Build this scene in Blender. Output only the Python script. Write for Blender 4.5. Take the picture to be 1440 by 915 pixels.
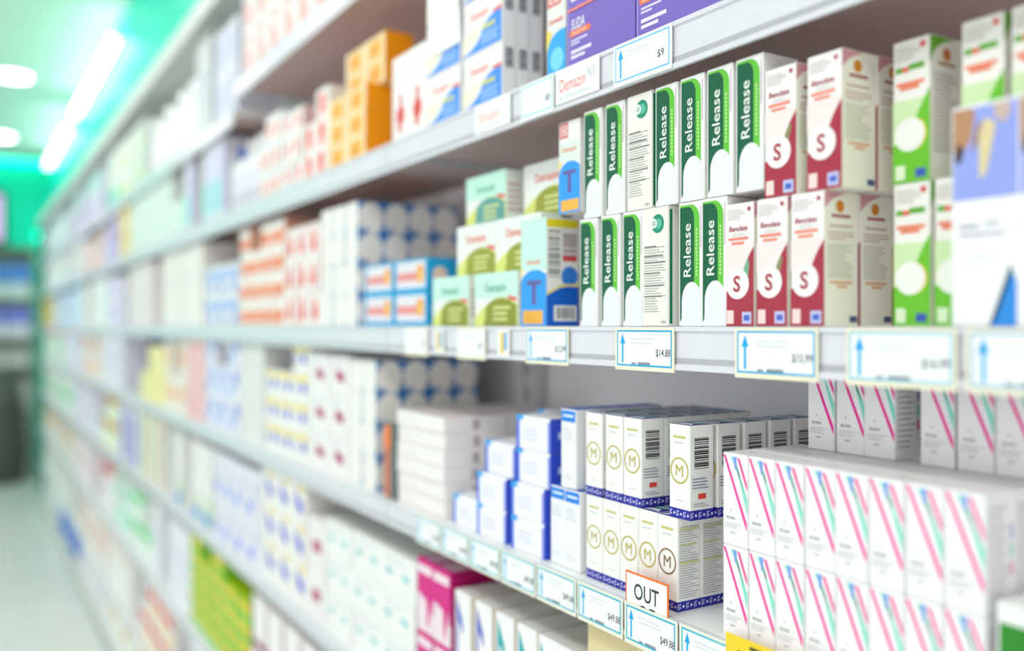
import bpy, bmesh, math, random
from mathutils import Vector

for o in list(bpy.data.objects):
    bpy.data.objects.remove(o, do_unlink=True)
scene = bpy.context.scene
C = scene.collection
random.seed(7)

# ------------------------------------------------------------------ camera
# World: y runs along the shelving (away from the camera), x goes into the shelves, z up.
F = 1267.0                        # focal length in pixels for a 1440 px wide frame
TH = math.radians(31.36)          # angle between view axis and the shelving
U = 0.65                          # d / cos(TH)
DIST = U * math.cos(TH)           # camera to shelf front
EYE = 1.4625
VPX = -52.0

cd = bpy.data.cameras.new('camera')
cam = bpy.data.objects.new('camera', cd)
C.objects.link(cam)
cam.location = (-DIST, 0, EYE)
cam.rotation_euler = (math.pi / 2, 0, -TH)
cd.sensor_width = 36
cd.lens = 36 * F / 1440
cd.clip_start = 0.02
cd.dof.use_dof = True
cd.dof.focus_distance = 0.835
cd.dof.aperture_fstop = 1.65
scene.camera = cam

scene.view_settings.view_transform = 'Standard'
scene.view_settings.look = 'None'
scene.view_settings.gamma = 1
scene.view_settings.use_curve_mapping = False
scene.view_settings.exposure = -0.40

# ------------------------------------------------------------------ light
world = bpy.data.worlds.new('store_light')
scene.world = world
world.use_nodes = True
world.node_tree.nodes['Background'].inputs[0].default_value = (0.965, 0.985, 1.0, 1)
world.node_tree.nodes['Background'].inputs[1].default_value = 1.75

def area(name, loc, sx, sy, watts, color=(1, 1, 1), rot=(0, 0, 0), shape='RECTANGLE'):
    l = bpy.data.lights.new(name, 'AREA')
    l.shape = shape; l.size = sx
    if shape == 'RECTANGLE': l.size_y = sy
    l.energy = watts; l.color = color
    o = bpy.data.objects.new(name, l); C.objects.link(o)
    o.location = loc; o.rotation_euler = rot
    return o

CEIL = EYE + 1.65
BACKY = 10.3
# unseen ceiling panels added to light the cartons (their housings are built below)
ADDED_PANELS = [(-1.35, y) for y in (-4.6, -2.8, -1.0, 0.8, 2.6, 4.4, 6.2, 8.0)]
for px_, py_ in ADDED_PANELS:
    area('added_panel_light', (px_, py_, CEIL - 0.035), 0.55, 1.15, 13, (1, 0.99, 0.98))

# ------------------------------------------------------------------ materials
def lin(c):
    c /= 255.0
    return c / 12.92 if c <= 0.04045 else ((c + 0.055) / 1.055) ** 2.4
MATS = {}
def M(hexc, rough=0.42, metal=0.0, emit=0.0, grain=0.03, scale=60.0):
    key = (hexc, rough, metal, emit)
    if key in MATS: return MATS[key]
    r, g, b = (lin(int(hexc[i:i + 2], 16)) for i in (0, 2, 4))
    m = bpy.data.materials.new('card_' + hexc); m.use_nodes = True
    nt = m.node_tree; bs = nt.nodes['Principled BSDF']
    tc = nt.nodes.new('ShaderNodeTexCoord'); nz = nt.nodes.new('ShaderNodeTexNoise')
    nz.inputs['Scale'].default_value = scale; nz.inputs['Detail'].default_value = 2
    mx = nt.nodes.new('ShaderNodeMix'); mx.data_type = 'RGBA'
    mx.inputs[6].default_value = (r * (1 - grain), g * (1 - grain), b * (1 - grain), 1)
    mx.inputs[7].default_value = (min(1, r * (1 + grain)), min(1, g * (1 + grain)), min(1, b * (1 + grain)), 1)
    nt.links.new(tc.outputs['Object'], nz.inputs['Vector'])
    nt.links.new(nz.outputs['Fac'], mx.inputs[0])
    nt.links.new(mx.outputs[2], bs.inputs['Base Color'])
    bs.inputs['Roughness'].default_value = rough
    bs.inputs['Metallic'].default_value = metal
    bs.inputs['Specular IOR Level'].default_value = 0.28
    if emit:
        bs.inputs['Emission Color'].default_value = (r, g, b, 1)
        bs.inputs['Emission Strength'].default_value = emit
    MATS[key] = m
    return m
WHITE, CREAM, GREY, INK = 'f3f3f1', 'ece9dd', 'b9bcc0', '4a4a50'

# ------------------------------------------------------------------ helpers
def SZ(px, off=0.0):
    """position along the shelving of the front-plane point seen at column px, plane 'off' behind the shelf edge"""
    d = DIST + off
    Z = F * d / (math.cos(TH) * (px - VPX))
    return (Z - d * math.sin(TH)) / math.cos(TH)

def tag(o, label=None, cat=None, group=None, kind=None):
    if label: o['label'] = label
    if cat: o['category'] = cat
    if group: o['group'] = group
    if kind: o['kind'] = kind
    return o

def link(name, me, parent=None):
    stuff = parent is not None and name in ('fine_print', 'barcode', 'band_pattern', 'dome_print')
    o = bpy.data.objects.new(name, me); C.objects.link(o)
    if parent is not None: o.parent = parent
    if stuff: o['kind'] = 'stuff'
    return o

def mesh_of(name, verts, faces, mats, fm=None, smooth=False):
    me = bpy.data.meshes.new(name)
    me.from_pydata([tuple(v) for v in verts], [], faces)
    for m in mats: me.materials.append(m)
    if fm:
        for p, i in zip(me.polygons, fm): p.material_index = i
    if smooth:
        for p in me.polygons: p.use_smooth = True
    me.update()
    return me

def box_mesh(name, x0, x1, y0, y1, z0, z1, mat, bevel=0.0):
    bm = bmesh.new()
    bmesh.ops.create_cube(bm, size=1)
    for v in bm.verts:
        v.co = Vector((x0 + (v.co.x + .5) * (x1 - x0), y0 + (v.co.y + .5) * (y1 - y0), z0 + (v.co.z + .5) * (z1 - z0)))
    if bevel:
        bmesh.ops.bevel(bm, geom=list(bm.edges), offset=bevel, segments=1, affect='EDGES')
    me = bpy.data.meshes.new(name); bm.to_mesh(me); bm.free()
    me.materials.append(mat)
    return me

def lathe_mesh(name, prof, mat, n=20, smooth=True):
    vs, fs = [], []
    for r, z in prof:
        for k in range(n):
            a = 2 * math.pi * k / n
            vs.append((r * math.cos(a), r * math.sin(a), z))
    for i in range(len(prof) - 1):
        for k in range(n):
            k2 = (k + 1) % n
            fs.append((i * n + k, i * n + k2, (i + 1) * n + k2, (i + 1) * n + k))
    fs.append(tuple(range(n - 1, -1, -1)))
    fs.append(tuple((len(prof) - 1) * n + k for k in range(n)))
    return mesh_of(name, vs, fs, [mat], smooth=smooth)

def extrude_y(name, prof, y0, y1, mat):
    """closed x-z outline (counter-clockwise seen from -y) swept along y"""
    n = len(prof)
    vs = [(x, y0, z) for x, z in prof] + [(x, y1, z) for x, z in prof]
    fs = [(i, i + n, (i + 1) % n + n, (i + 1) % n) for i in range(n)]
    fs += [tuple(range(n)), tuple(range(2 * n - 1, n - 1, -1))]
    me = mesh_of(name, vs, fs, [mat])
    bm = bmesh.new(); bm.from_mesh(me)
    bmesh.ops.recalc_face_normals(bm, faces=list(bm.faces)); bm.to_mesh(me); bm.free()
    return me

TXT = {}
def glyphs(s, bold=0.0, shear=0.0):
    key = (s, bold, shear)
    if key in TXT: return TXT[key]
    cu = bpy.data.curves.new('lettering', 'FONT')
    cu.body = s; cu.offset = bold; cu.shear = shear; cu.resolution_u = 3
    ob = bpy.data.objects.new('lettering', cu); C.objects.link(ob)
    dg = bpy.context.evaluated_depsgraph_get()
    me = bpy.data.meshes.new_from_object(ob.evaluated_get(dg))
    vs = [(v.co.x, v.co.y) for v in me.vertices]
    fs = [tuple(p.vertices) for p in me.polygons]
    bpy.data.objects.remove(ob); bpy.data.curves.remove(cu); bpy.data.meshes.remove(me)
    x0 = min(v[0] for v in vs); x1 = max(v[0] for v in vs)
    y0 = min(v[1] for v in vs); y1 = max(v[1] for v in vs)
    vs = [((x - (x0 + x1) / 2) / (y1 - y0), (y - (y0 + y1) / 2) / (y1 - y0)) for x, y in vs]
    TXT[key] = (vs, fs, (x1 - x0) / (y1 - y0))
    return TXT[key]

class Print:
    """flat print on the faces of a w x d x h carton: f front, s near side, t top"""
    def __init__(s, w, d, h):
        s.w, s.d, s.h = w, d, h
        s.parts = {}; s.lay = {}
    def dims(s, face):
        return {'f': (s.w, s.h), 's': (s.d, s.h), 't': (s.w, s.d)}[face]
    def at(s, face, u, v, e):
        w, d, h = s.w, s.d, s.h
        if face == 'f': return (-w / 2 + u * w, -e, v * h)
        if face == 's': return (w / 2 + e, u * d, v * h)
        return (-w / 2 + u * w, v * d, h + e)
    def add(s, part, face, pts, faces, col, rough=0.42):
        P = s.parts.setdefault(part, [[], [], [], []])
        e = s.lay.get(face, 0.0001); s.lay[face] = e + 0.00003
        m = M(col, rough)
        if m not in P[2]: P[2].append(m)
        b = len(P[0])
        P[0].extend(s.at(face, u, v, e) for u, v in pts)
        for f in faces:
            P[1].append(tuple(b + i for i in f)); P[3].append(P[2].index(m))
    def poly(s, face, pts, col, part='printed_panel'):
        s.add(part, face, pts, [tuple(range(len(pts)))], col)
    def rect(s, face, u0, v0, u1, v1, col, part='printed_panel'):
        s.poly(face, [(u0, v0), (u1, v0), (u1, v1), (u0, v1)], col, part)
    def rects(s, face, rs, col, part='fine_print'):
        pts, fs = [], []
        for u0, v0, u1, v1 in rs:
            b = len(pts); pts += [(u0, v0), (u1, v0), (u1, v1), (u0, v1)]; fs.append((b, b + 1, b + 2, b + 3))
        s.add(part, face, pts, fs, col)
    def disc(s, face, cu, cv, r, col, part='emblem', rv=None, n=24):
        W, H = s.dims(face); rr = rv if rv is not None else r * W / H
        s.poly(face, [(cu + r * math.cos(2 * math.pi * k / n), cv + rr * math.sin(2 * math.pi * k / n)) for k in range(n)], col, part)
    def ring(s, face, cu, cv, r0, r1, col, part='emblem', n=28):
        W, H = s.dims(face); a = W / H
        pts = []
        for k in range(n):
            c, q = math.cos(2 * math.pi * k / n), math.sin(2 * math.pi * k / n)
            pts += [(cu + r0 * c, cv + r0 * a * q), (cu + r1 * c, cv + r1 * a * q)]
        s.add(part, face, pts, [(2 * k, 2 * k + 1, (2 * k + 3) % (2 * n), (2 * k + 2) % (2 * n)) for k in range(n)], col)
    def dome(s, face, u0, v0, u1, v1, col, part='printed_panel', n=12, left=1.0):
        """shape with an elliptic arch for a top"""
        c, r = (u0 + u1) / 2, (u1 - u0) / 2
        s.poly(face, [(u0, v0), (u1, v0)] + [(c + r * math.cos(math.pi * k / n), v1 - (v1 - v0) * .5 + (v1 - v0) * .5 * math.sin(math.pi * k / n)) for k in range(n + 1)], col, part)
    def text(s, face, t, cu, cv, hm, col, part='lettering', rot=0, bold=0.0, shear=0.0, maxw=None, sx=1.0):
        vs, fs, ar = glyphs(t, bold, shear)
        W, H = s.dims(face)
        k = hm
        if maxw and ar * hm * sx > maxw: sx = maxw / (ar * hm)
        pts = []
        for x, y in vs:
            x, y = x * k * sx, y * k
            if rot == 90: x, y = -y, x
            pts.append((cu + x / W, cv + y / H))
        s.add(part, face, pts, fs, col)
    def lines(s, face, u0, u1, v0, v1, n, col, fill=0.42, rag=0.35, seed=1, part='fine_print'):
        rd = random.Random(seed); st = (v1 - v0) / n; rs = []
        for i in range(n):
            e = u1 - (u1 - u0) * rag * rd.random()
            rs.append((u0, v0 + i * st, e, v0 + i * st + st * fill))
        s.rects(face, rs, col, part)
    def bars(s, face, u0, u1, v0, v1, n, col='2c2c30', vertical=False, part='barcode', seed=3):
        rd = random.Random(seed); rs = []; span = (u1 - u0) if vertical else (v1 - v0); st = span / n
        for i in range(n):
            t = st * rd.choice((.3, .45, .75))
            if vertical: rs.append((u0 + i * st, v0, u0 + i * st + t, v1))
            else: rs.append((u0, v0 + i * st, u1, v0 + i * st + t))
        s.rects(face, rs, col, part)
    def build(s):
        return {k: mesh_of(k, v[0], v[1], v[2], v[3]) for k, v in s.parts.items()}

class Kind:
    def __init__(s, name, desc, w, d, h, base, cat='carton', design=None, rough=0.42, group=None):
        s.name, s.desc, s.w, s.d, s.h, s.cat = name, desc, w, d, h, cat
        s.group = group or desc
        s.body = box_mesh(name, -w / 2, w / 2, 0, d, 0, h, M(base, rough), min(0.0008, w / 20, h / 20))
        p = Print(w, d, h)
        # closing flap and glue seam that every folding carton shows
        if design: design(p)
        s.parts = p.build()
    def put(s, x, y, z, label, rz=0.0):
        o = link(s.name, s.body)
        o.location = (x, y, z); o.rotation_euler = (0, 0, -math.pi / 2 + rz)
        tag(o, label, s.cat, s.group)
        for k, me in s.parts.items(): link(k, me, o)
        return o

ORD = ['first', 'second', 'third', 'fourth', 'fifth', 'sixth', 'seventh', 'eighth', 'ninth', 'tenth', 'eleventh', 'twelfth',
       'thirteenth', 'fourteenth', 'fifteenth', 'sixteenth']
def rowname(r, rows):
    if rows == 1: return ''
    if rows == 2: return (', lower row', ', upper row')[r]
    if rows == 3: return (', bottom row', ', middle row', ', top row')[r]
    return ', %s layer up' % ORD[r]
def stack(kind, s_left, z, n=1, rows=1, deep=1, off=0.006, gap=0.0012, where='', jit=0.0015, skip=(), rot=0.0, start=0, dgap=0.0012, tot_rows=None, r0=0, tot=None):
    """n columns to the right of s_left, rows high, deep lines back; every carton an object of its own"""
    for r in range(rows):
        for i in range(n):
            for k in range(deep):
                if (i, r, k) in skip: continue
                lab = kind.desc
                if (tot or n) > 1: lab += ', %s from left' % ORD[i + start]
                lab += rowname(r + r0, tot_rows or rows)
                if deep > 1 and k: lab += ', %s line back' % ORD[k]
                if where: lab += ', ' + where
                kind.put(off + k * (kind.d + dgap) + random.uniform(0, jit),
                         s_left - (i + .5) * (kind.w + gap), z + r * (kind.h + 0.0004), lab, random.uniform(-rot, rot))

# shelf heights
LV = {2: EYE + .89 * U, 1: EYE + .424 * U, 0: EYE - .001, -1: EYE - .41 * U, -2: EYE - .835 * U, -3: EYE - 1.30 * U, -4: EYE - 1.76 * U, -5: 0.09}
LIP = {2: .065, 1: .066, 0: .0605, -1: .054, -2: .052, -3: .06, -4: .06, -5: .0}
LVFAR = dict(LV); LVFAR[2] = EYE + .80 * U
SHNAME = {2: 'top shelf', 1: 'shelf above eye level', 0: 'eye-level shelf', -1: 'shelf below eye level', -2: 'second shelf below eye level',
          -3: 'third shelf below eye level', -4: 'fourth shelf below eye level', -5: 'base plinth'}
DEPTH = 0.27
BAYS = [-0.57, 0.35, 1.27, 2.19, 3.11, 4.03, 4.95, 5.87, 6.79, 7.71, 8.45]
TOPZ = EYE + 1.30 * U
ZL = lambda lv, s: (LVFAR if s > 2.25 else LV)[lv]

# ------------------------------------------------------------------ the setting
def struct(name, me, parent=None):
    o = link(name, me, parent)
    if parent is None: o['kind'] = 'structure'
    return o

def floor_mat():
    m = bpy.data.materials.new('vinyl_floor'); m.use_nodes = True
    nt = m.node_tree; bs = nt.nodes['Principled BSDF']
    tc = nt.nodes.new('ShaderNodeTexCoord'); br = nt.nodes.new('ShaderNodeTexBrick'); nz = nt.nodes.new('ShaderNodeTexNoise')
    br.inputs['Scale'].default_value = 1.0; br.offset = 0
    br.inputs['Brick Width'].default_value = 0.6; br.inputs['Row Height'].default_value = 0.6; br.inputs['Mortar Size'].default_value = 0.003
    br.inputs['Color1'].default_value = (.80, .83, .79, 1); br.inputs['Color2'].default_value = (.77, .80, .76, 1); br.inputs['Mortar'].default_value = (.45, .48, .45, 1)
    nt.links.new(tc.outputs['Object'], br.inputs['Vector'])
    nt.links.new(br.outputs['Color'], bs.inputs['Base Color'])
    nt.links.new(tc.outputs['Object'], nz.inputs['Vector']); nz.inputs['Scale'].default_value = 8
    bs.inputs['Roughness'].default_value = 0.22
    return m
struct('floor', box_mesh('floor', -4.5, 1.2, -6, BACKY + .4, -0.1, 0, floor_mat()))
struct('ceiling', box_mesh('ceiling', -4.5, 1.2, -6, BACKY + .4, CEIL, CEIL + .1, M('d8dbd2', .8)))
struct('wall_back', box_mesh('wall_back', -4.5, 1.2, BACKY, BACKY + .1, 0, CEIL, M('10f4d2', .5)))
wr = struct('wall_right', box_mesh('wall_right', DEPTH + .03, DEPTH + .13, -6, BACKY, 0, CEIL, M('e4e4e4', .7)))
for i in range(len(BAYS) - 1):        # grey steel back panels, one a bay
    struct('panel', box_mesh('panel', DEPTH + .008, DEPTH + .028, BAYS[i] + .004, BAYS[i + 1] - .004, .02, TOPZ, M('fafafc', .6)), wr)
# teal bulkhead over the shelving
struct('trim_1', box_mesh('trim_1', .17, DEPTH + .03, BAYS[0], BACKY, TOPZ + .03, CEIL, M('08ecd0', .35)))

# uprights between the bays
for i, s in enumerate(BAYS):
    up = link('upright_post', box_mesh('upright_post', DEPTH - .022, DEPTH + .006, s - .015, s + .015, 0, TOPZ - .004, M('d8d8da', .4, .3), .002))
    tag(up, 'white steel slotted upright, %s from the near end of the shelving' % ORD[i], 'upright', 'shelving uprights')
    sl = Print(.03, .03, TOPZ)
    vs, fs = [], []
    for k in range(54):
        z = .08 + k * .042
        b = len(vs)
        for q in (-.006, .004):
            vs += [(DEPTH - .0224, s + q - .0012, z), (DEPTH - .0224, s + q + .0022, z), (DEPTH - .0224, s + q + .0022, z + .016), (DEPTH - .0224, s + q - .0012, z + .016)]
        fs += [(b + 3, b + 2, b + 1, b), (b + 7, b + 6, b + 5, b + 4)]
    link('slots', mesh_of('slots', vs, fs, [M('55565a', .6)]), up)['kind'] = 'stuff'

# shelves, one per level and bay: deck, price rail with two beads, and brackets
def shelf(lv, i):
    s0, s1 = BAYS[i] + .0015, BAYS[i + 1] - .0015
    z = ZL(lv, (s0 + s1) / 2); lip = LIP[lv] * U
    root = bpy.data.objects.new('store_shelf', None); C.objects.link(root); root.location = (0, (s0 + s1) / 2, z)
    tag(root, 'white steel %s of the %s bay counted from the near end' % (SHNAME[lv], ORD[i]), 'shelf', 'white steel shelves')
    h = (s1 - s0) / 2
    link('deck', box_mesh('deck', 0, DEPTH - .023, -h, h, -.014, 0, M('f6f6f6', .3)), root)
    if lip > 0:
        link('price_rail', extrude_y('price_rail', [(-.001, 0), (-.005, 0), (-.005, -.004), (-.003, -.005), (-.003, -lip + .006), (-.005, -lip + .005), (-.005, -lip), (-.001, -lip)], -h, h, M('dddee6', .25)), root)
        link('rail_groove_shade', box_mesh('rail_groove_shade', -.0034, -.003, -h, h, -lip + .0055, -lip + .011, M('b4b4ba', .4)), root)  # grey strip: shade in the rail's lower groove, put into the colour
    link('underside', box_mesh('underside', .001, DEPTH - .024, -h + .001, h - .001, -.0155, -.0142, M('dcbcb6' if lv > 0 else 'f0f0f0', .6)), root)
    for e in (-h + .012, h - .012):
        link('bracket', extrude_y('bracket', [(.02, -.0157), (DEPTH - .023, -.0157), (DEPTH - .023, -.027), (DEPTH - .05, -.027)], e - .0015, e + .0015, M('d0d0d4', .4)), root)
    return root
for lv in (2, 1, 0, -1, -2, -3, -4):
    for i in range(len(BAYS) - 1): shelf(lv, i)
for i in range(len(BAYS) - 1):       # top canopy and base plinth of each bay
    s0, s1 = BAYS[i] + .0015, BAYS[i + 1] - .0015
    o = link('top_canopy', box_mesh('top_canopy', -.01, DEPTH + .006, s0, s1, TOPZ, TOPZ + .028, M('e4e8e4', .4), .002))
    tag(o, 'white canopy board on top of the %s bay from the near end' % ORD[i], 'canopy', 'canopy boards')
    link('fascia_edge', box_mesh('fascia_edge', -.014, -.0102, s0, s1, TOPZ - .03, TOPZ + .028, M('d9ded9', .4)), o)
    o = link('base_plinth', box_mesh('base_plinth', 0, DEPTH - .023, s0, s1, 0, LV[-5], M('dcdfdc', .4), .002))
    tag(o, 'white base plinth under the %s bay from the near end' % ORD[i], 'plinth', 'base plinths')
    link('kick_strip', box_mesh('kick_strip', -.003, -.0002, s0, s1, .002, .03, M('9aa09a', .5)), o)
o = link('end_panel', box_mesh('end_panel', -.012, DEPTH + .02, BAYS[-1] + .016, BAYS[-1] + .04, 0, TOPZ + .03, M('3f9a86', .4), .002))
tag(o, 'green end panel closing the far end of the shelving', 'panel')

# ------------------------------------------------------------------ ceiling lights, cove
for i, (x, y) in enumerate(ADDED_PANELS):  # housings and glowing faces of the added, unseen panels
    r = link('added_ceiling_panel', box_mesh('added_ceiling_panel', x - .3, x + .3, y - .6, y + .6, CEIL - .03, CEIL - .0005, M('e8e8e8', .5)))
    tag(r, 'added unseen rectangular ceiling light panel over the aisle, %s from the near end' % ORD[i], 'ceiling light', 'added ceiling panels over the aisle')
    link('added_diffuser', box_mesh('added_diffuser', x - .28, x + .28, y - .58, y + .58, CEIL - .033, CEIL - .0302, M('ffffff', .5, 0, 2.0)), r)
for i, y in enumerate((0.12, 2.34, 4.56, 6.78, 9.0)):
    r = bpy.data.objects.new('ceiling_downlight', None); C.objects.link(r); r.location = (-.275, y, CEIL)
    tag(r, 'round white ceiling downlight close to the shelving, %s from the near end' % ORD[i], 'ceiling light', 'round downlights')
    link('trim_ring', lathe_mesh('trim_ring', [(.13, -.0005), (.13, -.008), (.11, -.012), (.105, -.006)], M('f0f0f0', .4), 24), r)
    link('lamp_disc', lathe_mesh('lamp_disc', [(.104, -.0062), (.104, -.011), (.06, -.0145)], M('fff8ee', .4, 0, 14.0), 24), r)
for i, (a, b) in enumerate(((5.0, 7.06), (7.45, 9.4))):
    r = bpy.data.objects.new('tube_light', None); C.objects.link(r); r.location = (.12, (a + b) / 2, EYE + 1.49); r.rotation_euler = (math.pi / 2, 0, 0)
    L = (b - a) / 2
    tag(r, 'long white tube light in front of the teal bulkhead, %s from the near end' % ORD[i], 'tube light', 'bulkhead tube lights')
    link('tube', lathe_mesh('tube', [(.02, -L), (.024, -L + .01), (.024, L - .01), (.02, L)], M('e8fffb', .4, 0, 9.0), 14), r)
    for e in (-L + .1, L - .1):
        link('clip', box_mesh('clip', -.01, .0498, -.012, .012, e - .01, e + .01, M('d0d8d8', .4)), r)
    for e in (-1, 1):
        link('end_cap', lathe_mesh('end_cap', [(.025, min(e * L, e * (L + .03))), (.025, max(e * L, e * (L + .03)))], M('e0e6e6', .4), 14), r)
o = link('led_strip', box_mesh('led_strip', .06, .09, BAYS[0], BACKY - .05, TOPZ + .0285, TOPZ + .045, M('00ffd4', .4, 0, 4.5)))
tag(o, 'teal glowing light strip lying on top of the shelving canopy', 'light strip')
o = link('led_strip', box_mesh('led_strip', -4.4, .15, BACKY - .10, BACKY - .06, CEIL - .05, CEIL - .001, M('00ffd4', .4, 0, 2.5)))  # glowing strip added only to brighten the teal back wall
tag(o, 'teal glowing strip added along the top of the back wall to brighten it', 'light strip')

# ------------------------------------------------------------------ carton designs
def arc(cu, cv, ru, rv, a0, a1, n=8):
    return [(cu + ru * math.cos(math.radians(a0 + (a1 - a0) * k / n)), cv + rv * math.sin(math.radians(a0 + (a1 - a0) * k / n))) for k in range(n + 1)]

def d_release(p):
    p.poly('f', [(.06, .10), (.62, .30), (.88, .30), (.88, .86)] + arc(.50, .86, .38, .115, 0, 90) + [(.06, .975)], '64c23a', 'green_stripe')
    p.poly('f', [(.06, .03), (.66, .30), (.66, .86)] + arc(.40, .86, .26, .098, 0, 90) + [(.06, .958)], '005c3c', 'dark_green_band')
    p.poly('f', [(.12, .0), (.97, .0), (.97, .20)] + arc(.555, .20, .415, .155, 0, 180, 14) + [(.14, .12)], 'e9ebf4', 'white_arch')
    p.text('f', 'Release', .37, .61, .0094, 'f4fbf6', rot=90, bold=.004, sx=1.2)
    p.rects('f', [(.73, .40 + .03 * k, .80, .42 + .03 * k) for k in range(13)], 'b9e39a')
    p.rects('f', [(.92, .62, .95, .95)], 'c9a6c8')
    p.lines('s', .2, .8, .1, .9, 24, 'c9cbc6')
    p.rect('t', .1, .1, .9, .9, 'efe6dc', 'tuck_flap')
def d_release_back(p):
    p.disc('f', .60, .86, .24, '1f8f70', 'emblem'); p.disc('f', .62, .86, .13, '5fb8a0', 'emblem')
    p.disc('f', .44, .865, .13, 'eef2ee', 'emblem')
    p.text('f', '#', .46, .865, .006, '2f8f74', 'emblem')
    p.lines('f', .08, .92, .12, .68, 26, 'b0b0ae', .36, .5, 5)
    p.rects('f', [(.08, .245, .75, .256), (.08, .335, .85, .347), (.08, .44, .7, .452), (.08, .53, .9, .542), (.08, .585, .8, .597), (.08, .665, .55, .677)], '7c7c80')
    p.rects('f', [(.74, .025, .92, .032), (.72, .037, .9, .044)], 'a9a9ab')
    p.rect('t', .1, .1, .9, .9, 'c8a27a', 'tuck_flap')
    p.rect('s', .0, .0, 1, 1, 'f0efe9'); p.rect('s', .05, .02, .16, .97, '0b7a55', 'dark_green_band')

def d_s(p, burg='a83247', variant=0):
    p.rect('f', .0, .42, 1, .66, 'f4e3e2')
    p.poly('f', [(.0, .0), (1, .0), (1, .64)] + [(.90, .60), (.80, .555), (.70, .50), (.62, .44), (.56, .37), (.3, .3), (.0, .285)], burg, 'red_panel')
    if variant == 1: p.poly('f', [(.56, .44), (.62, .44), (.70, .50), (.80, .555), (.84, .50), (.8, .4), (.66, .36)], '6fae8b', 'hologram_patch')
    if variant == 2: p.poly('f', [(.62, .44), (.70, .50), (.80, .555), (.86, .52), (.76, .42)], '8a8a5e', 'hologram_patch')
    p.disc('f', .43, .345, .40, 'f7f6f3', 'emblem')
    p.text('f', 'S', .41, .345, .0142, 'a83a4c', bold=.03)
    p.rect('f', .05, .02, .30, .13, 'f6d8d4', 'corner_patch'); p.rect('f', .60, .02, .92, .115, 'c3c6ec', 'blue_patch')
    p.rect('f', .66, .045, .86, .09, '4a68c8', 'blue_print')
    p.text('f', 'Benclate', .46, .795, .0046, 'a8465c', bold=.02, shear=.2, maxw=.027)
    p.rects('f', [(.12, .70, .82, .722), (.22, .665, .68, .685)], 'f0836e')
    p.lines('f', .08, .72, .87, .965, 5, 'cfcaca', .4, .3, 2); p.lines('f', .25, .8, .735, .765, 2, 'd6d8d6')
    p.disc('f', .84, .945, .06, 'b04862', 'dot')
    p.poly('s', [(.0, .86), (.10, .90), (.22, .935), (.40, .965), (.62, .995), (0, .995)], 'd79aa2', 'corner_curve')
    p.rect('s', .97, 0, 1.0, .62, '8b1f30', 'red_edge')
    p.disc('s', .45, .89, .12, 'd98a2b', 'dot'); p.rects('s', [(.2, .805, .75, .83)], 'b06a6a')
    p.rects('s', [(.14, .735, .8, .75), (.1, .69, .85, .70), (.1, .665, .85, .675), (.1, .64, .6, .65)], 'c9a79c')
    p.lines('s', .08, .85, .36, .62, 12, 'b9bfa4', .35, .4, 4)
    p.rects('s', [(.15, .315, .8, .335), (.35, .285, .65, .305)], 'e7b184'); p.rect('s', .72, .03, .94, .075, '4d5a86', 'side_patch')
    p.rect('t', .05, .05, .95, .95, 'e9cfd0', 'tuck_flap')
SIDE_CREAM = 'f6f4e4'
def d_s_base(p, v):
    p.rect('s', .0, .0, 1, 1, SIDE_CREAM, 'side_panel'); d_s(p, variant=v)
def d_g(p):
    p.rect('s', .0, .0, 1, 1, 'f6f3e8', 'side_panel')
    p.rect('f', .0, .0, 1, .58, 'cfe8b4', 'pale_green_panel')
    p.poly('f', [(.0, .0), (1, .0), (1, .64), (.85, .57), (.70, .49), (.58, .41), (.5, .36), (.2, .30), (.0, .27)], '6cc22e', 'green_panel')
    p.disc('f', .52, .335, .40, 'e8c13a', 'emblem'); p.disc('f', .46, .335, .41, 'f1f2ec', 'emblem')
    p.rect('f', .07, .025, .34, .125, 'dff0cf', 'corner_patch'); p.rect('f', .62, .03, .9, .09, '3f58b8', 'blue_patch')
    p.rects('f', [(.08, .775, .26, .815), (.44, .785, .86, .825)], '5dae34', 'lettering'); p.rects('f', [(.26, .775, .44, .81)], 'e8664a', 'lettering')
    p.rects('f', [(.10, .68, .86, .705), (.2, .65, .72, .675)], 'ee7a52', 'lettering')
    p.lines('f', .08, .75, .86, .965, 5, 'c9c5be', .4, .3, 2); p.disc('f', .82, .945, .08, 'd84a44', 'dot')
    p.poly('s', [(.0, .80), (.10, .88), (.25, .93), (.45, .965), (.8, .997), (0, .997)], '6cb52a', 'corner_curve')
    p.disc('s', .5, .88, .12, 'd07a2a', 'dot'); p.rects('s', [(.25, .80, .75, .825)], 'b58f60')
    p.lines('s', .08, .9, .2, .76, 22, 'b4b1a6', .4, .4, 4)
    p.rect('t', .05, .05, .95, .95, 'a5c87a', 'tuck_flap')
def d_photo(p):
    p.rect('f', .03, .57, .97, .985, '96a4ea', 'photo')
    p.poly('f', [(.03, .80), (.10, .76), (.30, .84), (.36, .96), (.30, .985), (.03, .985)], 'b98a68', 'photo')
    p.poly('f', [(.05, .75), (.14, .74), (.20, .80), (.10, .84)], '4a3a36', 'photo')
    p.poly('f', [(.42, .66), (.52, .68), (.60, .80), (.66, .90), (.50, .93), (.42, .86)], 'e0cf9e', 'photo')
    p.poly('f', [(.30, .78), (.40, .82), (.46, .93), (.38, .9)], 'a07f62', 'photo')
    p.poly('f', [(.64, .93), (.78, .89), (.88, .95), (.84, .985), (.62, .985)], 'cbb4a8', 'photo')
    p.rects('f', [(.12, .44, .42, .46), (.5, .45, .7, .465), (.12, .405, .78, .42)], 'b4b4c4'); p.rects('f', [(.16, .30, .22, .312), (.26, .302, .62, .31)], 'cdcdd6')
    p.poly('f', [(.58, .0), (.95, .0), (.95, .20), (.86, .26)], '2d8be0', 'blue_triangle'); p.poly('f', [(.56, .0), (.66, .03), (.90, .24), (.86, .27)], '16445e', 'blue_triangle')
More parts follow.
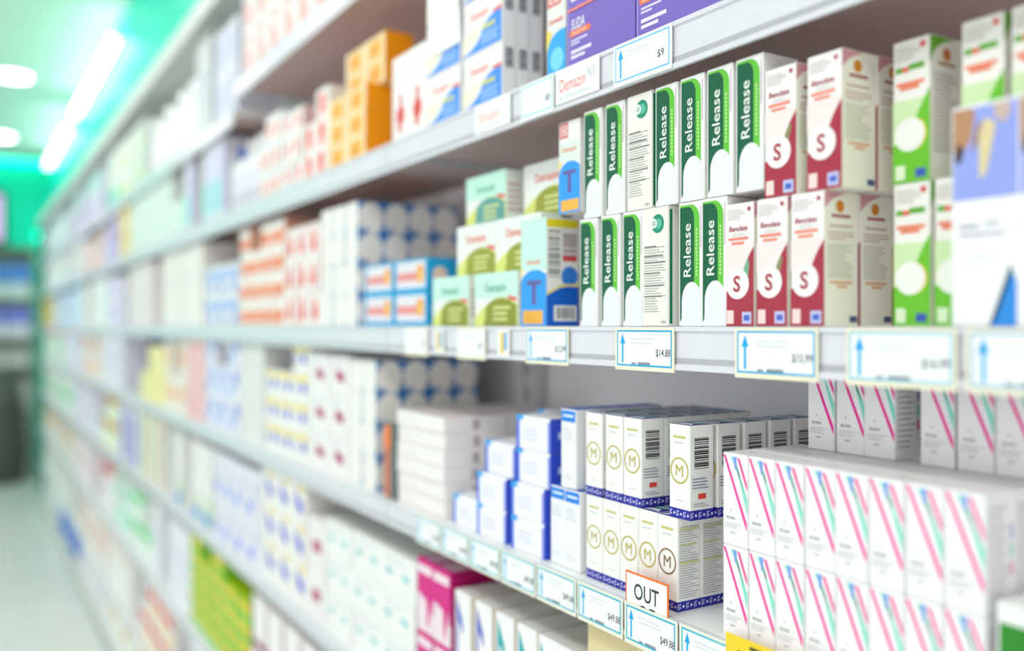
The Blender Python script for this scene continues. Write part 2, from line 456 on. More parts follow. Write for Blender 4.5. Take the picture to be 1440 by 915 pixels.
def d_w(p, side=True):
    p.poly('f', [(.33, .965), (.47, .965), (.99, .36), (.99, .53)], '7fe0cc', 'mint_stripe')
    p.poly('f', [(.42, .965), (.58, .965), (.56, .85), (.50, .82)], '7aa0e6', 'blue_stripe')
    p.poly('f', [(.03, .975), (.12, .975), (.98, .272), (.98, .20), (.955, .20)], 'f4189c', 'pink_stripe')
    p.poly('f', [(.60, .955), (.69, .955), (.99, .69), (.99, .615)], 'f01898', 'pink_stripe')
    p.text('f', 'FILTAN', .34, .30, .0022, '77777c', bold=.02, maxw=.0125)
    p.disc('f', .35, .385, .03, 'a9b4d8', 'dot')
    p.lines('f', .1, .8, .19, .26, 3, 'c9c9cc', .35, .3, 2); p.rects('f', [(.32, .135, .5, .15)], 'b9b9be')
    p.lines('s', .12, .85, .12, .92, 14, 'c2c1bd', .35, .4, 6)
    p.rect('s', .9, .3, .97, .40, 'f0339a', 'side_dash'); p.rect('s', .9, .45, .97, .55, '5fd8be', 'mint_dash'); p.rect('s', .9, .60, .97, .72, '7a86d8', 'blue_dash')
    p.rect('t', .04, .06, .96, .94, 'f1eeee', 'tuck_flap'); p.poly('t', [(.2, .3), (.5, .5), (.8, .55), (.5, .62)], 'efc6da', 'tuck_flap')
def pattern_band(p, face, n):
    p.rect(face, .0, .0, 1, .105, '2a2aa0', 'blue_band')
    for k in range(n):
        c = (k + .5) / n
        if k % 2: p.disc(face, c, .05, .28 / n, 'dfe2f5', 'band_pattern', n=6)
        else: p.rects(face, [(c - .3 / n, .02, c - .1 / n, .08), (c + .05 / n, .03, c + .3 / n, .05), (c + .05 / n, .065, c + .3 / n, .085)], 'c9cdf0', 'band_pattern')
def d_m(p, gold='c2b44e', back=False):
    pattern_band(p, 'f', 6); pattern_band(p, 's', 6)
    p.ring('f', .5, .51, .385, .44, gold)
    p.text('f', 'M', .5, .51, .0108, gold, bold=.0, maxw=.0098)
    p.rects('f', [(.2, .855, .8, .88)], 'cfc87e', 'lettering'); p.rects('f', [(.25, .80, .7, .81)], 'c7c9d2'); p.rects('f', [(.3, .19, .7, .197)], 'c7c9d2')
    if back:
        p.lines('s', .08, .92, .14, .92, 30, 'b2b2b6', .36, .45, 9)
        p.rects('s', [(.08, .86, .9, .885), (.08, .70, .8, .72), (.08, .50, .9, .53)], 'cdd29a')
    else:
        p.bars('s', .18, .78, .54, .88, 16); p.lines('s', .1, .85, .33, .46, 4, '9a9ab0', .4, .4, 3)
        p.rect('s', .34, .22, .66, .275, 'e8463c', 'red_patch'); p.lines('s', .15, .8, .14, .19, 2, 'b4b4bc')
    p.rect('t', .02, .02, .98, .98, '2c2f86', 'tuck_flap'); p.poly('t', [(.1, .1), (.5, .2), (.9, .15), (.6, .5), (.2, .45)], 'dfe3ee', 'top_print'); p.poly('t', [(.1, .6), (.6, .62), (.9, .9), (.3, .85)], '8fd3b8', 'top_print')
def d_tag(p):
    p.rect('f', .04, .84, .96, .98, '1f83e4', 'blue_tag'); p.rects('f', [(.16, .90, .84, .93)], 'dcecff', 'lettering')
    p.lines('f', .1, .8, .62, .78, 4, 'c4c6ce', .3, .3, 3); p.lines('f', .1, .7, .12, .2, 2, 'd2d4da', .3, .3, 4)
    p.rect('t', .02, .02, .98, .98, '3a6fd0', 'tuck_flap')
def d_bw(p):
    p.rect('f', .0, .0, .09, 1, '4a6fe8', 'blue_edge'); p.rect('f', .0, .86, .2, 1, '36a8f4', 'blue_corner'); p.rect('f', .93, .0, 1, .9, '8f9af0', 'blue_edge')
    p.lines('f', .2, .7, .3, .7, 3, 'd2d6f0', .35, .3, 3)
    p.rect('s', .0, .0, 1, 1, '3a56d8', 'side_panel'); p.rects('s', [(.2, .4, .8, .6)], 'c9d4f4', 'lettering')
    p.rect('t', .03, .03, .97, .97, 'f2f2f6', 'tuck_flap'); p.rect('t', .0, .0, .14, .3, '58b4f2', 'blue_corner')
def d_flatwhite(p):
    p.rect('f', .01, .0, .99, .07, 'd9c3c0', 'edge_line'); p.lines('f', .1, .5, .4, .7, 2, 'e6dede', .3)
    p.rect('s', .0, .0, 1, 1, 'f6f0f0', 'side_panel'); p.rect('s', .45, .2, .55, .8, 'b9a6ae'); p.rect('t', .02, .02, .98, .98, 'eedfe0', 'tuck_flap')
def d_dot(p):
    p.poly('f', [(.88, .0), (1, .0), (1, .22)], '2a9be0', 'blue_corner'); p.poly('f', [(.0, .40), (.05, .5), (.0, .62)], '8fc4e6', 'blue_corner')
    p.rect('s', .0, .0, 1, 1, '1779c4', 'side_panel'); p.disc('s', .5, .5, .49, 'faf4ee', 'white_oval', rv=.49)
    p.poly('s', [(.16, .0), (.84, .0), (.97, .3), (.5, .6), (.03, .3)], 'faf4ee', 'white_oval')
    p.poly('s', [(.16, .0), (.42, .0), (.30, .20)], '1779c4', 'blue_corner')
    p.rect('t', .03, .03, .97, .97, 'eeeae6', 'tuck_flap')
def d_redstripe(p):
    p.rect('f', .0, .0, 1, .13, '1ea2dc', 'blue_edge'); p.rect('f', .0, .0, .07, 1, '1ea2dc', 'blue_edge'); p.rect('f', .0, .93, 1, 1, '35b0e2', 'blue_edge'); p.rect('f', .94, 0, 1, 1, '1ea2dc', 'blue_edge')
    p.rect('f', .1, .36, .80, .60, 'ea8e8a', 'red_stripe'); p.disc('f', .80, .55, .11, 'f0a040', 'dot', rv=.27); p.disc('f', .8, .5, .05, 'f8d880', 'dot')
    p.rect('t', .03, .03, .97, .97, '3cb0e0', 'tuck_flap')
    p.rect('s', .0, .0, 1, 1, '1ea2dc', 'side_panel'); p.disc('s', .5, .5, .3, 'f0d0c0', 'dot')
def d_olive(p, top='b9ead8', red='e2685a', olive='8f9a3a', txt=True):
    p.rect('f', .0, .52, 1, 1, top, 'mint_panel')
    p.poly('f', [(.0, .0), (1, .0), (1, .40)] + [(.85, .48), (.7, .54), (.55, .53), (.35, .44), (.15, .30), (.0, .16)], 'dadf7a', 'yellow_curve')
    p.poly('f', [(.22, .0), (.98, .0), (.98, .40)] + arc(.62, .28, .36, .24, 30, 180, 10) + [(.26, .18)], olive, 'olive_dome')
    p.lines('f', .45, .85, .10, .42, 3, 'd5da8e', .5, .2, 2, 'dome_print')
    if txt: p.text('f', 'Demazin', .5, .72, .011, red, bold=.02, maxw=.07)
    p.poly('f', [(.78, .50), (.98, .44), (.98, .52), (.8, .56)], 'e0605a', 'red_flash')
    p.lines('s', .1, .9, .2, .8, 5, 'd2b4ac', .5, .4, 3); p.rect('t', .02, .02, .98, .98, 'e8f4ee', 'tuck_flap')
def d_T(p):
    p.rect('f', .0, .52, 1, 1, 'c8f0e4', 'mint_panel'); p.text('f', 'Demazin', .5, .60, .0062, 'e2685a', bold=.02, maxw=.045)
    p.poly('f', [(.0, .45), (.1, .53), (.0, .56)], 'f2dc70', 'yellow_flash')
    p.poly('f', [(.0, .0), (1, .0), (1, .50)] + arc(.55, .40, .55, .125, 40, 180, 10) + [(.0, .3)], '2f9cf0', 'blue_dome')
    p.poly('f', [(.24, .385), (.445, .385), (.445, .20), (.595, .20), (.595, .385), (.80, .385), (.80, .425), (.24, .425)], '63589c', 'letter'); p.rect('f', .08, .02, .86, .145, 'f2b548', 'orange_patch')
    p.lines('f', .16, .75, .04, .13, 3, 'd99a30', .4)
    p.rect('s', .0, .0, 1, 1, 'f2f2ec', 'side_panel'); p.rect('s', .0, .91, 1, .985, 'f0de2a', 'yellow_strip')
    p.bars('s', .06, .42, .45, .89, 18, '8c8c8c', False, 'fine_print'); p.bars('s', .5, .95, .62, .88, 9, 'b4a0a0', False, 'fine_print', 5)
    p.rects('s', [(.5, .60, .95, .65)], 'e05058', 'lettering'); p.disc('s', .72, .46, .26, '3a86e8', 'emblem')
    p.poly('s', [(.0, .0), (1, .0), (1, .36), (.7, .37), (.4, .35), (.0, .28)], '1565d0', 'blue_panel'); p.poly('s', [(.0, .28), (.4, .35), (.7, .37), (1, .36), (1, .39), (.5, .39), (.0, .31)], 'f0e08a', 'yellow_flash')
    p.rect('s', .22, .045, .94, .19, 'eef0f0', 'barcode'); p.bars('s', .30, .88, .07, .17, 16, '6a6a70', True)
    p.rect('t', .02, .02, .98, .98, 'd8f2ea', 'tuck_flap')
def d_Dt(p):
    p.rect('f', .05, .82, .45, .985, 'cf5b60', 'logo'); p.rect('f', .10, .845, .40, .96, 'f1d4d0', 'logo'); p.text('f', 'D', .25, .903, .0085, 'cf4048', 'logo', bold=.01)
    p.rect('f', .05, .56, .95, .78, 'dff0e4'); p.text('f', 'Demazin', .5, .69, .0058, 'e2685a', bold=.02, maxw=.034)
    p.poly('f', [(.0, .0), (1, .0), (1, .50)] + arc(.55, .40, .55, .16, 40, 180, 10) + [(.0, .3)], '2f9cf0', 'blue_dome'); p.poly('f', [(.0, .45), (.15, .55), (.0, .6)], 'f2dc70', 'yellow_flash')
    p.poly('f', [(.22, .42), (.44, .42), (.44, .22), (.60, .22), (.60, .42), (.82, .42), (.82, .46), (.22, .46)], '63589c', 'letter'); p.rect('f', .12, .02, .95, .14, 'f2b548', 'orange_patch')
def d_D2(p):
    p.rect('f', .05, .78, .75, .98, 'd86468', 'logo'); p.rect('f', .14, .81, .66, .95, 'f3dad6', 'logo'); p.text('f', 'D', .40, .88, .012, 'cf4048', 'logo', bold=.01)
    p.text('f', 'Demazin', .5, .62, .0058, 'e2685a', bold=.02, maxw=.034)
    p.poly('f', [(.0, .30), (.3, .5), (.0, .55)], 'f0d860', 'yellow_flash')
    p.poly('f', [(.05, .0), (1, .0), (1, .50)] + arc(.8, .3, .75, .2, 80, 180, 8), '23a6e8', 'blue_dome'); p.disc('f', .55, .2, .34, '7ad4f6', 'emblem')
def d_dem(p, blue='3c8fec'):
    p.text('f', 'Demazin', .42, .70, .0098, 'e4756a', bold=.02, maxw=.055)
    p.poly('f', [(.0, .10), (.22, .16), (.36, .26), (.45, .42), (.3, .5), (.0, .4)], 'f4efd6', 'cream_curve')
    p.poly('f', [(.02, .03), (.98, .03), (.98, .60), (.85, .60), (.70, .56), (.58, .49), (.50, .40), (.44, .29), (.36, .20), (.24, .13), (.10, .08), (.02, .06)], blue, 'blue_curve')
    p.rects('f', [(.5, .38, .82, .46)], 'c8cf78', 'lettering'); p.lines('f', .46, .92, .12, .34, 3, '9fc4f2', .5, .2, 3)
    p.poly('f', [(.74, .60), (.98, .58), (.98, .66), (.78, .64)], 'e2605e', 'red_flash')
    p.rect('s', .0, .0, 1, 1, 'f4f5f8', 'side_panel'); p.rect('s', .2, .55, .85, .92, 'b4b6bc', 'barcode'); p.bars('s', .25, .8, .58, .9, 9, '7a7c84')
    p.rect('t', .02, .02, .98, .98, 'eeeeee', 'tuck_flap')
def d_purple(p):
    p.rect('f', .0, .0, 1, .05, 'f0857a', 'salmon_line'); p.rect('f', .0, .05, .025, 1, '9a8ad8', 'pale_edge')
    p.text('f', 'SUDA', .17, .76, .0115, 'f6f4fa', bold=.008, shear=.12, maxw=.024)
    p.poly('f', [(.04, .55), (.34, .55)] + arc(.34, .605, .03, .055, -90, 90, 5) + [(.04, .66)], 'f0744e', 'orange_pill'); p.text('f', 'SINUS PAIN', .19, .605, .0038, 'f9d9c6', bold=.01, maxw=.03)
    p.rects('f', [(.06, .46, .32, .495), (.06, .40, .2, .435)], 'd9d2ee'); p.rects('f', [(.06, .25, .38, .31), (.06, .16, .28, .215)], 'e6e0f4', 'lettering')
    p.rect('s', .0, .0, 1, 1, '5c4aa8', 'side_panel'); p.rect('t', .02, .02, .98, .98, '6a58b8', 'tuck_flap')
def d_redmark(p):
    p.rect('f', .42, .12, .60, .55, 'd0302c', 'red_mark'); p.disc('f', .5, .30, .26, 'd8453e', 'red_mark'); p.poly('f', [(.3, .10), (.42, .12), (.54, .24), (.44, .26)], 'e06a60', 'red_mark')
    p.lines('f', .2, .8, .65, .9, 4, 'd8d8da', .3, .4, 2)
def d_orange(p):
    p.rect('f', .0, .0, .16, 1, 'fbe3bd', 'pale_edge'); p.rect('f', .2, .14, .8, .8, 'f5b02a', 'orange_block'); p.rect('f', .28, .3, .62, .6, 'e39a22', 'orange_block')
    p.rect('s', .0, .0, 1, 1, 'ff9c08', 'side_panel'); p.rect('t', .02, .02, .98, .98, 'f3a53a', 'tuck_flap')
def d_flag(p, c):
    p.rect('f', .10, .2, .22, .86, c, 'hook_mark'); p.poly('f', [(.10, .96), (.5, .80), (.55, .70), (.22, .80), (.10, .84)], c, 'hook_mark'); p.poly('f', [(.10, .2), (.22, .2), (.44, .10), (.4, .04), (.2, .10)], c, 'hook_mark')
    p.lines('f', .5, .9, .3, .5, 4, 'd0d2d6', .3, .3, 2); p.rect('s', .0, .0, 1, 1, 'e9dfcf', 'side_panel'); p.rect('t', .02, .02, .98, .98, 'ece8e6', 'tuck_flap')
def d_magenta(p):
    p.rect('f', .0, .60, 1, .80, 'd81a86', 'magenta_panel'); p.poly('f', [(.0, .60), (1, .60), (.85, .42), (.7, .1), (.62, .1), (.55, .45), (.0, .52)], 'd81a86', 'magenta_panel'); p.rect('f', .0, .92, 1, 1, 'd81a86', 'magenta_panel'); p.rect('f', .9, .3, 1, 1, 'd81a86', 'magenta_panel')
    p.rect('t', .0, .0, 1, 1, 'd61f86', 'tuck_flap'); p.rect('t', .12, .12, .9, .6, 'eccadc', 'top_print'); p.rect('s', .0, .0, 1, 1, 'b8126a', 'side_panel')

def vivid(c, k=1.5):
    v = [int(c[i:i + 2], 16) for i in (0, 2, 4)]; m = max(v)
    return ''.join('%02x' % max(0, min(255, round(m - (m - q) * k))) for q in v)
def dress(kind_prints, k=1.5):
    def f(p):
        for q in kind_prints:
            sh, col = q[0], vivid(q[1], k)
            if sh == 'r': p.rect('f', *q[2:6], col)
            elif sh == 'd': p.disc('f', q[2], q[3], q[4], col, 'printed_dot', rv=q[5] if len(q) > 5 else None, n=16)
            elif sh == 's': p.rect('s', .0, .0, 1, 1, col, 'side_panel')
            elif sh == 't': p.rect('t', .02, .02, .98, .98, col, 'tuck_flap')
            elif sh == 'p': p.poly('f', q[2], col)
            elif sh == 'l': p.lines('f', q[2], q[4], q[3], q[5], 3, col, .4, .3, 2)
    return f

# ------------------------------------------------------------------ eye-level shelf (0)
Z0 = LV[0] + .0004
K_rel = Kind('nasal_spray_carton', 'tall white carton with dark green band', .0310, .042, .1125, WHITE, design=d_release, group='green banded tall cartons')
def d_release_side(p):
    d_release(p); p.rect('s', .0, .0, 1, .32, '8fa6cf', 'blue_foot'); p.rect('s', .0, .32, 1, .97, '1f7a2a', 'green_side')
    p.rect('f', .0, .0, 1, .32, '7f96c4', 'blue_foot'); p.rect('f', .0, .32, 1, .97, '17692a', 'green_side')
K_relg = Kind('nasal_spray_carton', 'dark green carton', .0310, .042, .1125, WHITE, design=d_release_side, group='green banded tall cartons')
K_relb = Kind('nasal_spray_carton', 'green banded tall carton turned to show its printed text side', .0375, .030, .1125, 'efede4', design=d_release_back, group='green banded tall cartons')
K_s = [Kind('syrup_carton', 'white and dark red letter S carton', .0325, .040, .104, 'f6f2f0', design=lambda p, v=v: d_s_base(p, v), group='red letter S cartons') for v in (0, 1, 2)]
K_g = Kind('syrup_carton', 'bright green and white carton with blank white disc', .0300, .040, .105, 'f2f0ea', design=d_g, group='bright green cartons')
K_ph = Kind('leaflet_carton', 'tall white carton with blue and tan photo', .0455, .03, .143, 'f4f4f6', design=d_photo, group='tall photo cartons')

def putrow(seq, z, off, row, base, jit=.001):
    """seq: (kind, left px, label tail)"""
    for k, px, tail in seq:
        s = SZ(px, off)
        k.put(off + random.uniform(0, jit), s - k.w / 2, z, k.desc + ', ' + tail)
o1 = .005
putrow([(K_rel, 815, 'first from left, lower row'), (K_rel, 845, 'second from left, lower row'), (K_rel, 875, 'third from left, lower row'),
        (K_relb, 903.5, 'lower row'), (K_rel, 954, 'fourth from left, lower row'), (K_rel, 986, 'fifth from left, lower row')], Z0, o1, 0, '')
z1 = Z0 + .1129
putrow([(K_rel, 821, 'first from left, upper row'), (K_rel, 851, 'second from left, upper row'), (K_relb, 882, 'upper row'),
        (K_rel, 921, 'third from left, upper row'), (K_rel, 956.5, 'fourth from left, upper row'), (K_rel, 994, 'fifth from left, upper row'), (K_rel, 1034, 'sixth from left, upper row')], z1, o1, 1, '')
# hidden supporting cartons of the second line that show between the fronts
for j, (px, r) in enumerate(((948, 0),)):
    K_relg.put(.036, SZ(px, .036) - .0155, Z0, 'dark green carton standing in the gap behind the turned carton, lower row')
putrow([(K_s[1], 1019.5, 'first from left, lower row'), (K_s[2], 1064, 'second from left, lower row'), (K_s[0], 1112, 'third from left, lower row')], Z0, o1, 0, '')
zs = Z0 + .1044
putrow([(K_s[2], 1075, 'first from left, upper row'), (K_s[0], 1134, 'second from left, upper row')], zs, o1, 1, '')
for k in (1, 2):
    K_s[0].put(o1 + k * .0412, SZ(1112, o1) - K_s[0].w / 2 - .0008 * k, Z0, K_s[0].desc + ', third from left, lower row, %s line back' % ORD[k])
    K_s[0].put(o1 + k * .0412, SZ(1134, o1) - K_s[0].w / 2 - .0012 * k, zs, K_s[0].desc + ', second from left, upper row, %s line back' % ORD[k])
putrow([(K_g, 1256, 'first from left, lower row'), (K_g, 1314, 'second from left, lower row'), (K_g, 1376, 'third from left, lower row'), (K_g, 1441, 'fourth from left, lower row')], Z0, o1 + .032, 0, '')
zg = Z0 + .1054
putrow([(K_g, 1255, 'first from left, upper row'), (K_g, 1352, 'second from left, upper row'), (K_g, 1422, 'third from left, upper row')], zg, o1 + .032, 1, '')
putrow([(K_ph, 1338, 'first from left'), (K_ph, 1432, 'second from left'), (K_ph, 1550, 'third from left')], Z0, .0005, 0, '', 0)

K_T = Kind('tablet_carton', 'mint and blue carton with purple letter T and barcode side', .054, .044, .123, 'f0f6f2', design=d_T)
K_Tt = Kind('tablet_carton', 'white and blue carton with red D logo above letter T', .040, .022, .100, 'f0eeec', design=d_Dt)
K_T.put(.006, SZ(733, .006) - .027, Z0, 'mint and blue carton with purple letter T and barcode side, on eye-level shelf')
K_Tt.put(.008, SZ(786, .008) - .02, Z0 + .1234, 'white and blue carton with red D logo, standing on the letter T carton')
K_ol = [Kind('tablet_carton', 'mint and olive tablet carton', .104, .03, .066, 'eef4ec', design=lambda p, t=t, r=r, o=o: d_olive(p, t, r, o), group='mint and olive cartons') for t, r, o in
        (('c9efe2', '5aa58e', '8f9430'), ('e9eeea', 'e2685a', '9aa03a'), ('c2efdf', '6fb8a0', '5fa09a'))]
K_ol[0].put(.006, SZ(609, .006) - .052, Z0, 'mint and olive tablet carton, left one of the bottom row')
K_ol[0].put(.006, SZ(668, .006) - .052, Z0, 'mint and olive tablet carton, right one of the bottom row')
for j, k in enumerate((.037, .068)):
    for q, px in enumerate((609, 668)):
        K_ol[1].put(k, SZ(px, .006) - .052, Z0, 'mint and olive tablet carton behind the %s bottom one, %s line back' % (('left', 'right')[q], ORD[j + 1]))
zo = Z0 + .0664
K_ol[1].put(.016, SZ(643, .016) - .052, zo, 'grey and olive tablet carton with red lettering, left one of the middle row')
K_ol[1].put(.016, SZ(697, .016) - .052, zo, 'grey and olive tablet carton with red lettering, right one of the middle row')
K_ol[0].put(.05, SZ(655, .05) - .052, zo, 'mint and olive tablet carton behind the left middle one')
K_ol[0].put(.05, SZ(715, .05) - .052, zo, 'mint and olive tablet carton behind the right middle one')
K_ol[2].put(.03, SZ(656, .03) - .052, zo + .0664, 'mint carton with teal dome, left one of the top row')
K_ol[1].put(.045, SZ(737, .045) - .052, zo + .0664, 'grey carton with green dome and red lettering, right one of the top row')

K_dot = Kind('roll_pack_carton', 'blue dotted carton', .058, .046, .052, 'f1eeea', design=d_dot, group='blue dotted cartons')
stack(K_dot, SZ(452, .008), Z0, 3, 4, 4, off=.008, where='eye-level shelf')
K_rs = Kind('lozenge_carton', 'blue bordered carton with red stripe', .116, .04, .049, 'e6e2ea', design=d_redstripe)
stack(K_rs, SZ(513, .012), Z0, 2, 2, 2, off=.012)

def seg(lv, px0, px1, n, rows, top, name, desc, base, prints=(), d=.10, off=.008, deep=1, where='', cat='carton', z=None, gap=.002, full=False):
    """a run of alike cartons seen between two columns; 'top' is the height of the pile in units of U above its shelf"""
    s0, s1 = SZ(px0, off), SZ(px1, off)
    w = (s0 - s1) / n - gap
    k = Kind(name, desc, w, d, top * U / rows - .0004, base, cat, dress(prints, 1.4 if px0 > 330 else 2.3) if prints else None)
    skip = [(i, rows - 1, q) for i in range(n) for q in range(deep) if rows > 2 and not full and random.random() < .22]
    if px0 < 290 and n > 2: skip += [(random.randrange(n), r, q) for q in range(deep) for r in [rows - 1]]
    stack(k, s0, (ZL(lv, (s0 + s1) / 2) + .0004) if z is None else z, n, rows, deep, off=off, where=where, gap=gap, jit=.004, skip=skip)
    return k
# further along the eye-level shelf
seg(0, 337, 398, 4, 4, .345, 'vitamin_carton', 'white carton with orange print', 'f2ece6', [('r', 'f2a888', .08, .2, .9, .62), ('r', 'ee7c56', .1, .1, .3, .3), ('r', 'ee7c56', .5, .1, .72, .3), ('s', 'e8b8a6')])
seg(0, 400, 450, 3, 3, .30, 'vitamin_carton', 'white carton with red heart print', 'f2ecea', [('d', 'e8605c', .45, .38, .22), ('r', 'ee9a94', .3, .55, .62, .8), ('s', 'ecc0bc')], d=.08, deep=2)
seg(0, 287, 334, 3, 3, .36, 'ointment_carton', 'pale grey-blue carton with blue spot', 'e4e6ec', [('r', 'c8d4ee', .1, .5, .9, .8), ('d', '5a92d8', .7, .25, .13)])
seg(0, 216, 285, 5, 1, .36, 'dressing_carton', 'tall plain cream carton', 'efebe6', [('r', 'e2dcd8', .92, 0, 1, 1), ('l', 'e2dee0', .2, .5, .8, .7)])
seg(0, 181, 215, 2, 7, .35, 'dressing_carton', 'flat pale pink boxed dressing', 'ece4e2', [('r', 'd4c8c8', 0, 0, 1, .12)], d=.12)
seg(0, 152, 172, 2, 2, .33, 'cream_carton', 'lavender white carton', 'e6e0f0', [('r', 'b8aae0', .1, .2, .3, .8)])
seg(0, 112, 150, 4, 1, .35, 'dressing_carton', 'tall white carton with pale lines', 'eef0ee', [('l', 'd8e4e0', .2, .3, .8, .7)])
seg(0, 76, 111, 5, 1, .36, 'dressing_carton', 'pale blue carton with teal top', 'dfe9f6', [('r', '1f7f9c', 0, .86, 1, 1), ('r', 'b4d0f2', .7, 0, .9, .86)], d=.14)
seg(0, 61, 75, 3, 1, .32, 'dressing_carton', 'mustard yellow and white carton', 'e6c444', [('r', 'f2ead2', .6, 0, 1, 1)], d=.14)

# ------------------------------------------------------------------ shelf above eye level (+1)
Z1 = LV[1] + .0004
K_pu = Kind('tablet_carton', 'purple tablet carton with white lettering', .1155, .03, .061, '7a66c0', design=d_purple, group='purple tablet cartons')
stack(K_pu, SZ(797.5, .004), Z1, 3, 3, 2, off=.004, jit=.0008)
K_d2 = Kind('tablet_carton', 'narrow white and blue carton with red letter D logo', .038, .03, .104, 'e6e4e0', design=d_D2)
K_d2.put(.01, SZ(769, .01) - .019, Z1, 'narrow white and blue carton with red letter D logo beside the purple cartons')
K_de = Kind('tablet_carton', 'white carton with blue curve and red lettering', .100, .0185, .070, 'f1efec', design=d_dem, group='blue curve tablet cartons')
stack(K_de, SZ(651, .005), Z1, 1, 4, 3, off=.005, jit=.0005, where='right column', gap=.003)
stack(K_de, SZ(600, .005), Z1, 1, 4, 3, off=.005, jit=.0005, where='left column', gap=.003)
o = link('paper_note', box_mesh('paper_note', -.044, .044, -.0012, -.0004, 0, .095, M('fbfbfd', .6))); o.location = (.004, SZ(626, .003), Z1 + .0975); o.rotation_euler = (math.radians(3), 0, -math.pi / 2)
tag(o, 'blank white paper note stuck across the blue curve cartons', 'note')
K_rm = Kind('tablet_carton', 'tall white carton with red hook mark', .058, .05, .13, 'f2f1f0', design=d_redmark)
stack(K_rm, SZ(551, .006), Z1, 2, 1, 3, off=.006, where='')
K_or = Kind('vitamin_carton', 'orange carton with yellow blocks', .086, .05, .0405, 'f8d9a4', design=d_orange, group='orange cartons')
stack(K_or, SZ(462, .006), Z1, 2, 3, 2, off=.006)
stack(K_or, SZ(487, .03), Z1 + 3 * .0409, 2, 2, 1, off=.03, where='on top of the front pile', jit=0)
seg(1, 426, 460, 2, 3, .25, 'tablet_carton', 'white carton with rose red spot', 'f1ecea', [('d', 'ea8078', .5, .55, .26), ('r', 'f0b4ae', .2, .1, .8, .3), ('t', 'e2605a')])
seg(1, 396, 424, 2, 3, .24, 'tablet_carton', 'white carton with salmon red stripe', 'efecea', [('r', 'ea7c74', .35, .3, .65, .8), ('s', 'e6d0cc')])
seg(1, 362, 394, 3, 3, .27, 'tablet_carton', 'pale carton with pink panel', 'eceef0', [('r', 'f2b8b0', .2, .2, .75, .7), ('r', 'f0d8b8', .3, .05, .6, .2)])
seg(1, 258, 314, 4, 1, .32, 'lotion_carton', 'tall lavender grey carton', 'dfe0ea', [('r', 'c4ece4', .1, .1, .6, .5), ('r', 'd6d0ee', .7, .1, .95, .9)])
seg(1, 183, 256, 6, 2, .33, 'lotion_carton', 'large mint white carton', 'e2ece6', [('l', 'd2e2da', .2, .3, .8, .7)], d=.14)
seg(1, 168, 182, 2, 2, .33, 'lotion_carton', 'yellow and cream carton', 'eedd9c', [('r', 'e6c84a', .3, .5, .7, 1)])
seg(1, 148, 167, 3, 2, .31, 'lotion_carton', 'soft lilac carton', 'dcd2ee', [('r', 'c6b4ea', .7, 0, 1, 1)])
seg(1, 116, 147, 5, 2, .27, 'lotion_carton', 'blush pink carton', 'eadcdc', [('r', 'f2ccc4', .2, .2, .8, .6)], d=.14)
seg(1, 64, 115, 10, 1, .32, 'lotion_carton', 'tall ice white carton at the far end', 'e4eaf0', [('r', 'f0e0b4', .3, .3, .5, .8)], d=.16)

def bottle(name, desc, r, h, body, cap, x, y, z, label, group):
    root = bpy.data.objects.new(name, None); C.objects.link(root); root.location = (x, y, z)
    tag(root, label, 'bottle', group)
    link('body', lathe_mesh('body', [(r * .92, 0), (r, .006), (r, h * .62), (r * .85, h * .72), (r * .42, h * .8), (r * .42, h * .82)], M(body, .3)), root)
    link('cap', lathe_mesh('cap', [(r * .5, h * .8), (r * .5, h * .97), (r * .42, h)], M(cap, .35)), root)
    link('wrap_label', lathe_mesh('wrap_label', [(r + .0005, h * .12), (r + .0005, h * .52)], M('dfe4f0', .5)), root)
for j, px in enumerate((322, 333, 345, 355)):
    bottle('lotion_bottle', '', .032, .17, 'eef0f2', '2a5cb8' if j == 0 else 'f0f0f2', (.05), SZ(px, .008), Z1, 'white lotion bottle with %s cap, %s from left' % ('blue' if j == 0 else 'white', ORD[j]), 'white lotion bottles')

# ------------------------------------------------------------------ top shelf (+2)
seg(2, 342, 600, 10, 2, .315, 'plaster_carton', 'white carton with pink print on the top shelf', 'eeecea', [('r', 'ee9c98', .25, .15, .45, .7), ('r', 'f2c0bc', .55, .1, .75, .45), ('r', 'e8b0ae', .3, .75, .7, .9)], d=.12)
seg(2, 303, 332, 3, 2, .36, 'plaster_carton', 'pale lilac carton with wavy grey print', 'e2e0ee', [('r', 'cfcbe4', .2, .2, .5, .8), ('r', 'd8e6ea', .6, .1, .9, .9)])
seg(2, 276, 296, 2, 1, .40, 'plaster_carton', 'tall grey-green carton', 'd2d8d8', [('l', 'c0c4d8', .2, .3, .8, .7)])
for j, px in enumerate((214, 231, 250, 266)):
    r = .062
    root = bpy.data.objects.new('cream_jar', None); C.objects.link(root); root.location = (.07, SZ(px, .008), LVFAR[2] + .0004)
    tag(root, 'large white plastic jar on the top shelf, %s from left' % ORD[j], 'jar', 'large white jars')
    link('body', lathe_mesh('body', [(r * .9, 0), (r, .01), (r, .13), (r * .93, .14)], M('fbfbfb', .25)), root)
    link('lid', lathe_mesh('lid', [(r * .97, .1402), (r * .97, .185), (r * .9, .195)], M('ffffff', .25)), root)
seg(2, 186, 204, 2, 2, .36, 'plaster_carton', 'pale sage carton', 'd6e0d8', [('r', 'e4ead8', .2, .2, .8, .7)])
seg(2, 168, 185, 2, 2, .36, 'plaster_carton', 'white carton with yellow-green blocks', 'eef2ea', [('r', 'd8dc84', .2, .1, .6, .5)])
seg(2, 146, 167, 3, 1, .37, 'plaster_carton', 'ivory carton with teal base', 'eaeee6', [('r', 'a0e4d8', .1, 0, .9, .3)])
seg(2, 104, 145, 6, 1, .36, 'plaster_carton', 'tall lilac and white carton', 'dedcec', [('r', 'c8ece4', 0, .7, .5, 1), ('r', 'e6d8ee', .5, .1, .9, .5)])
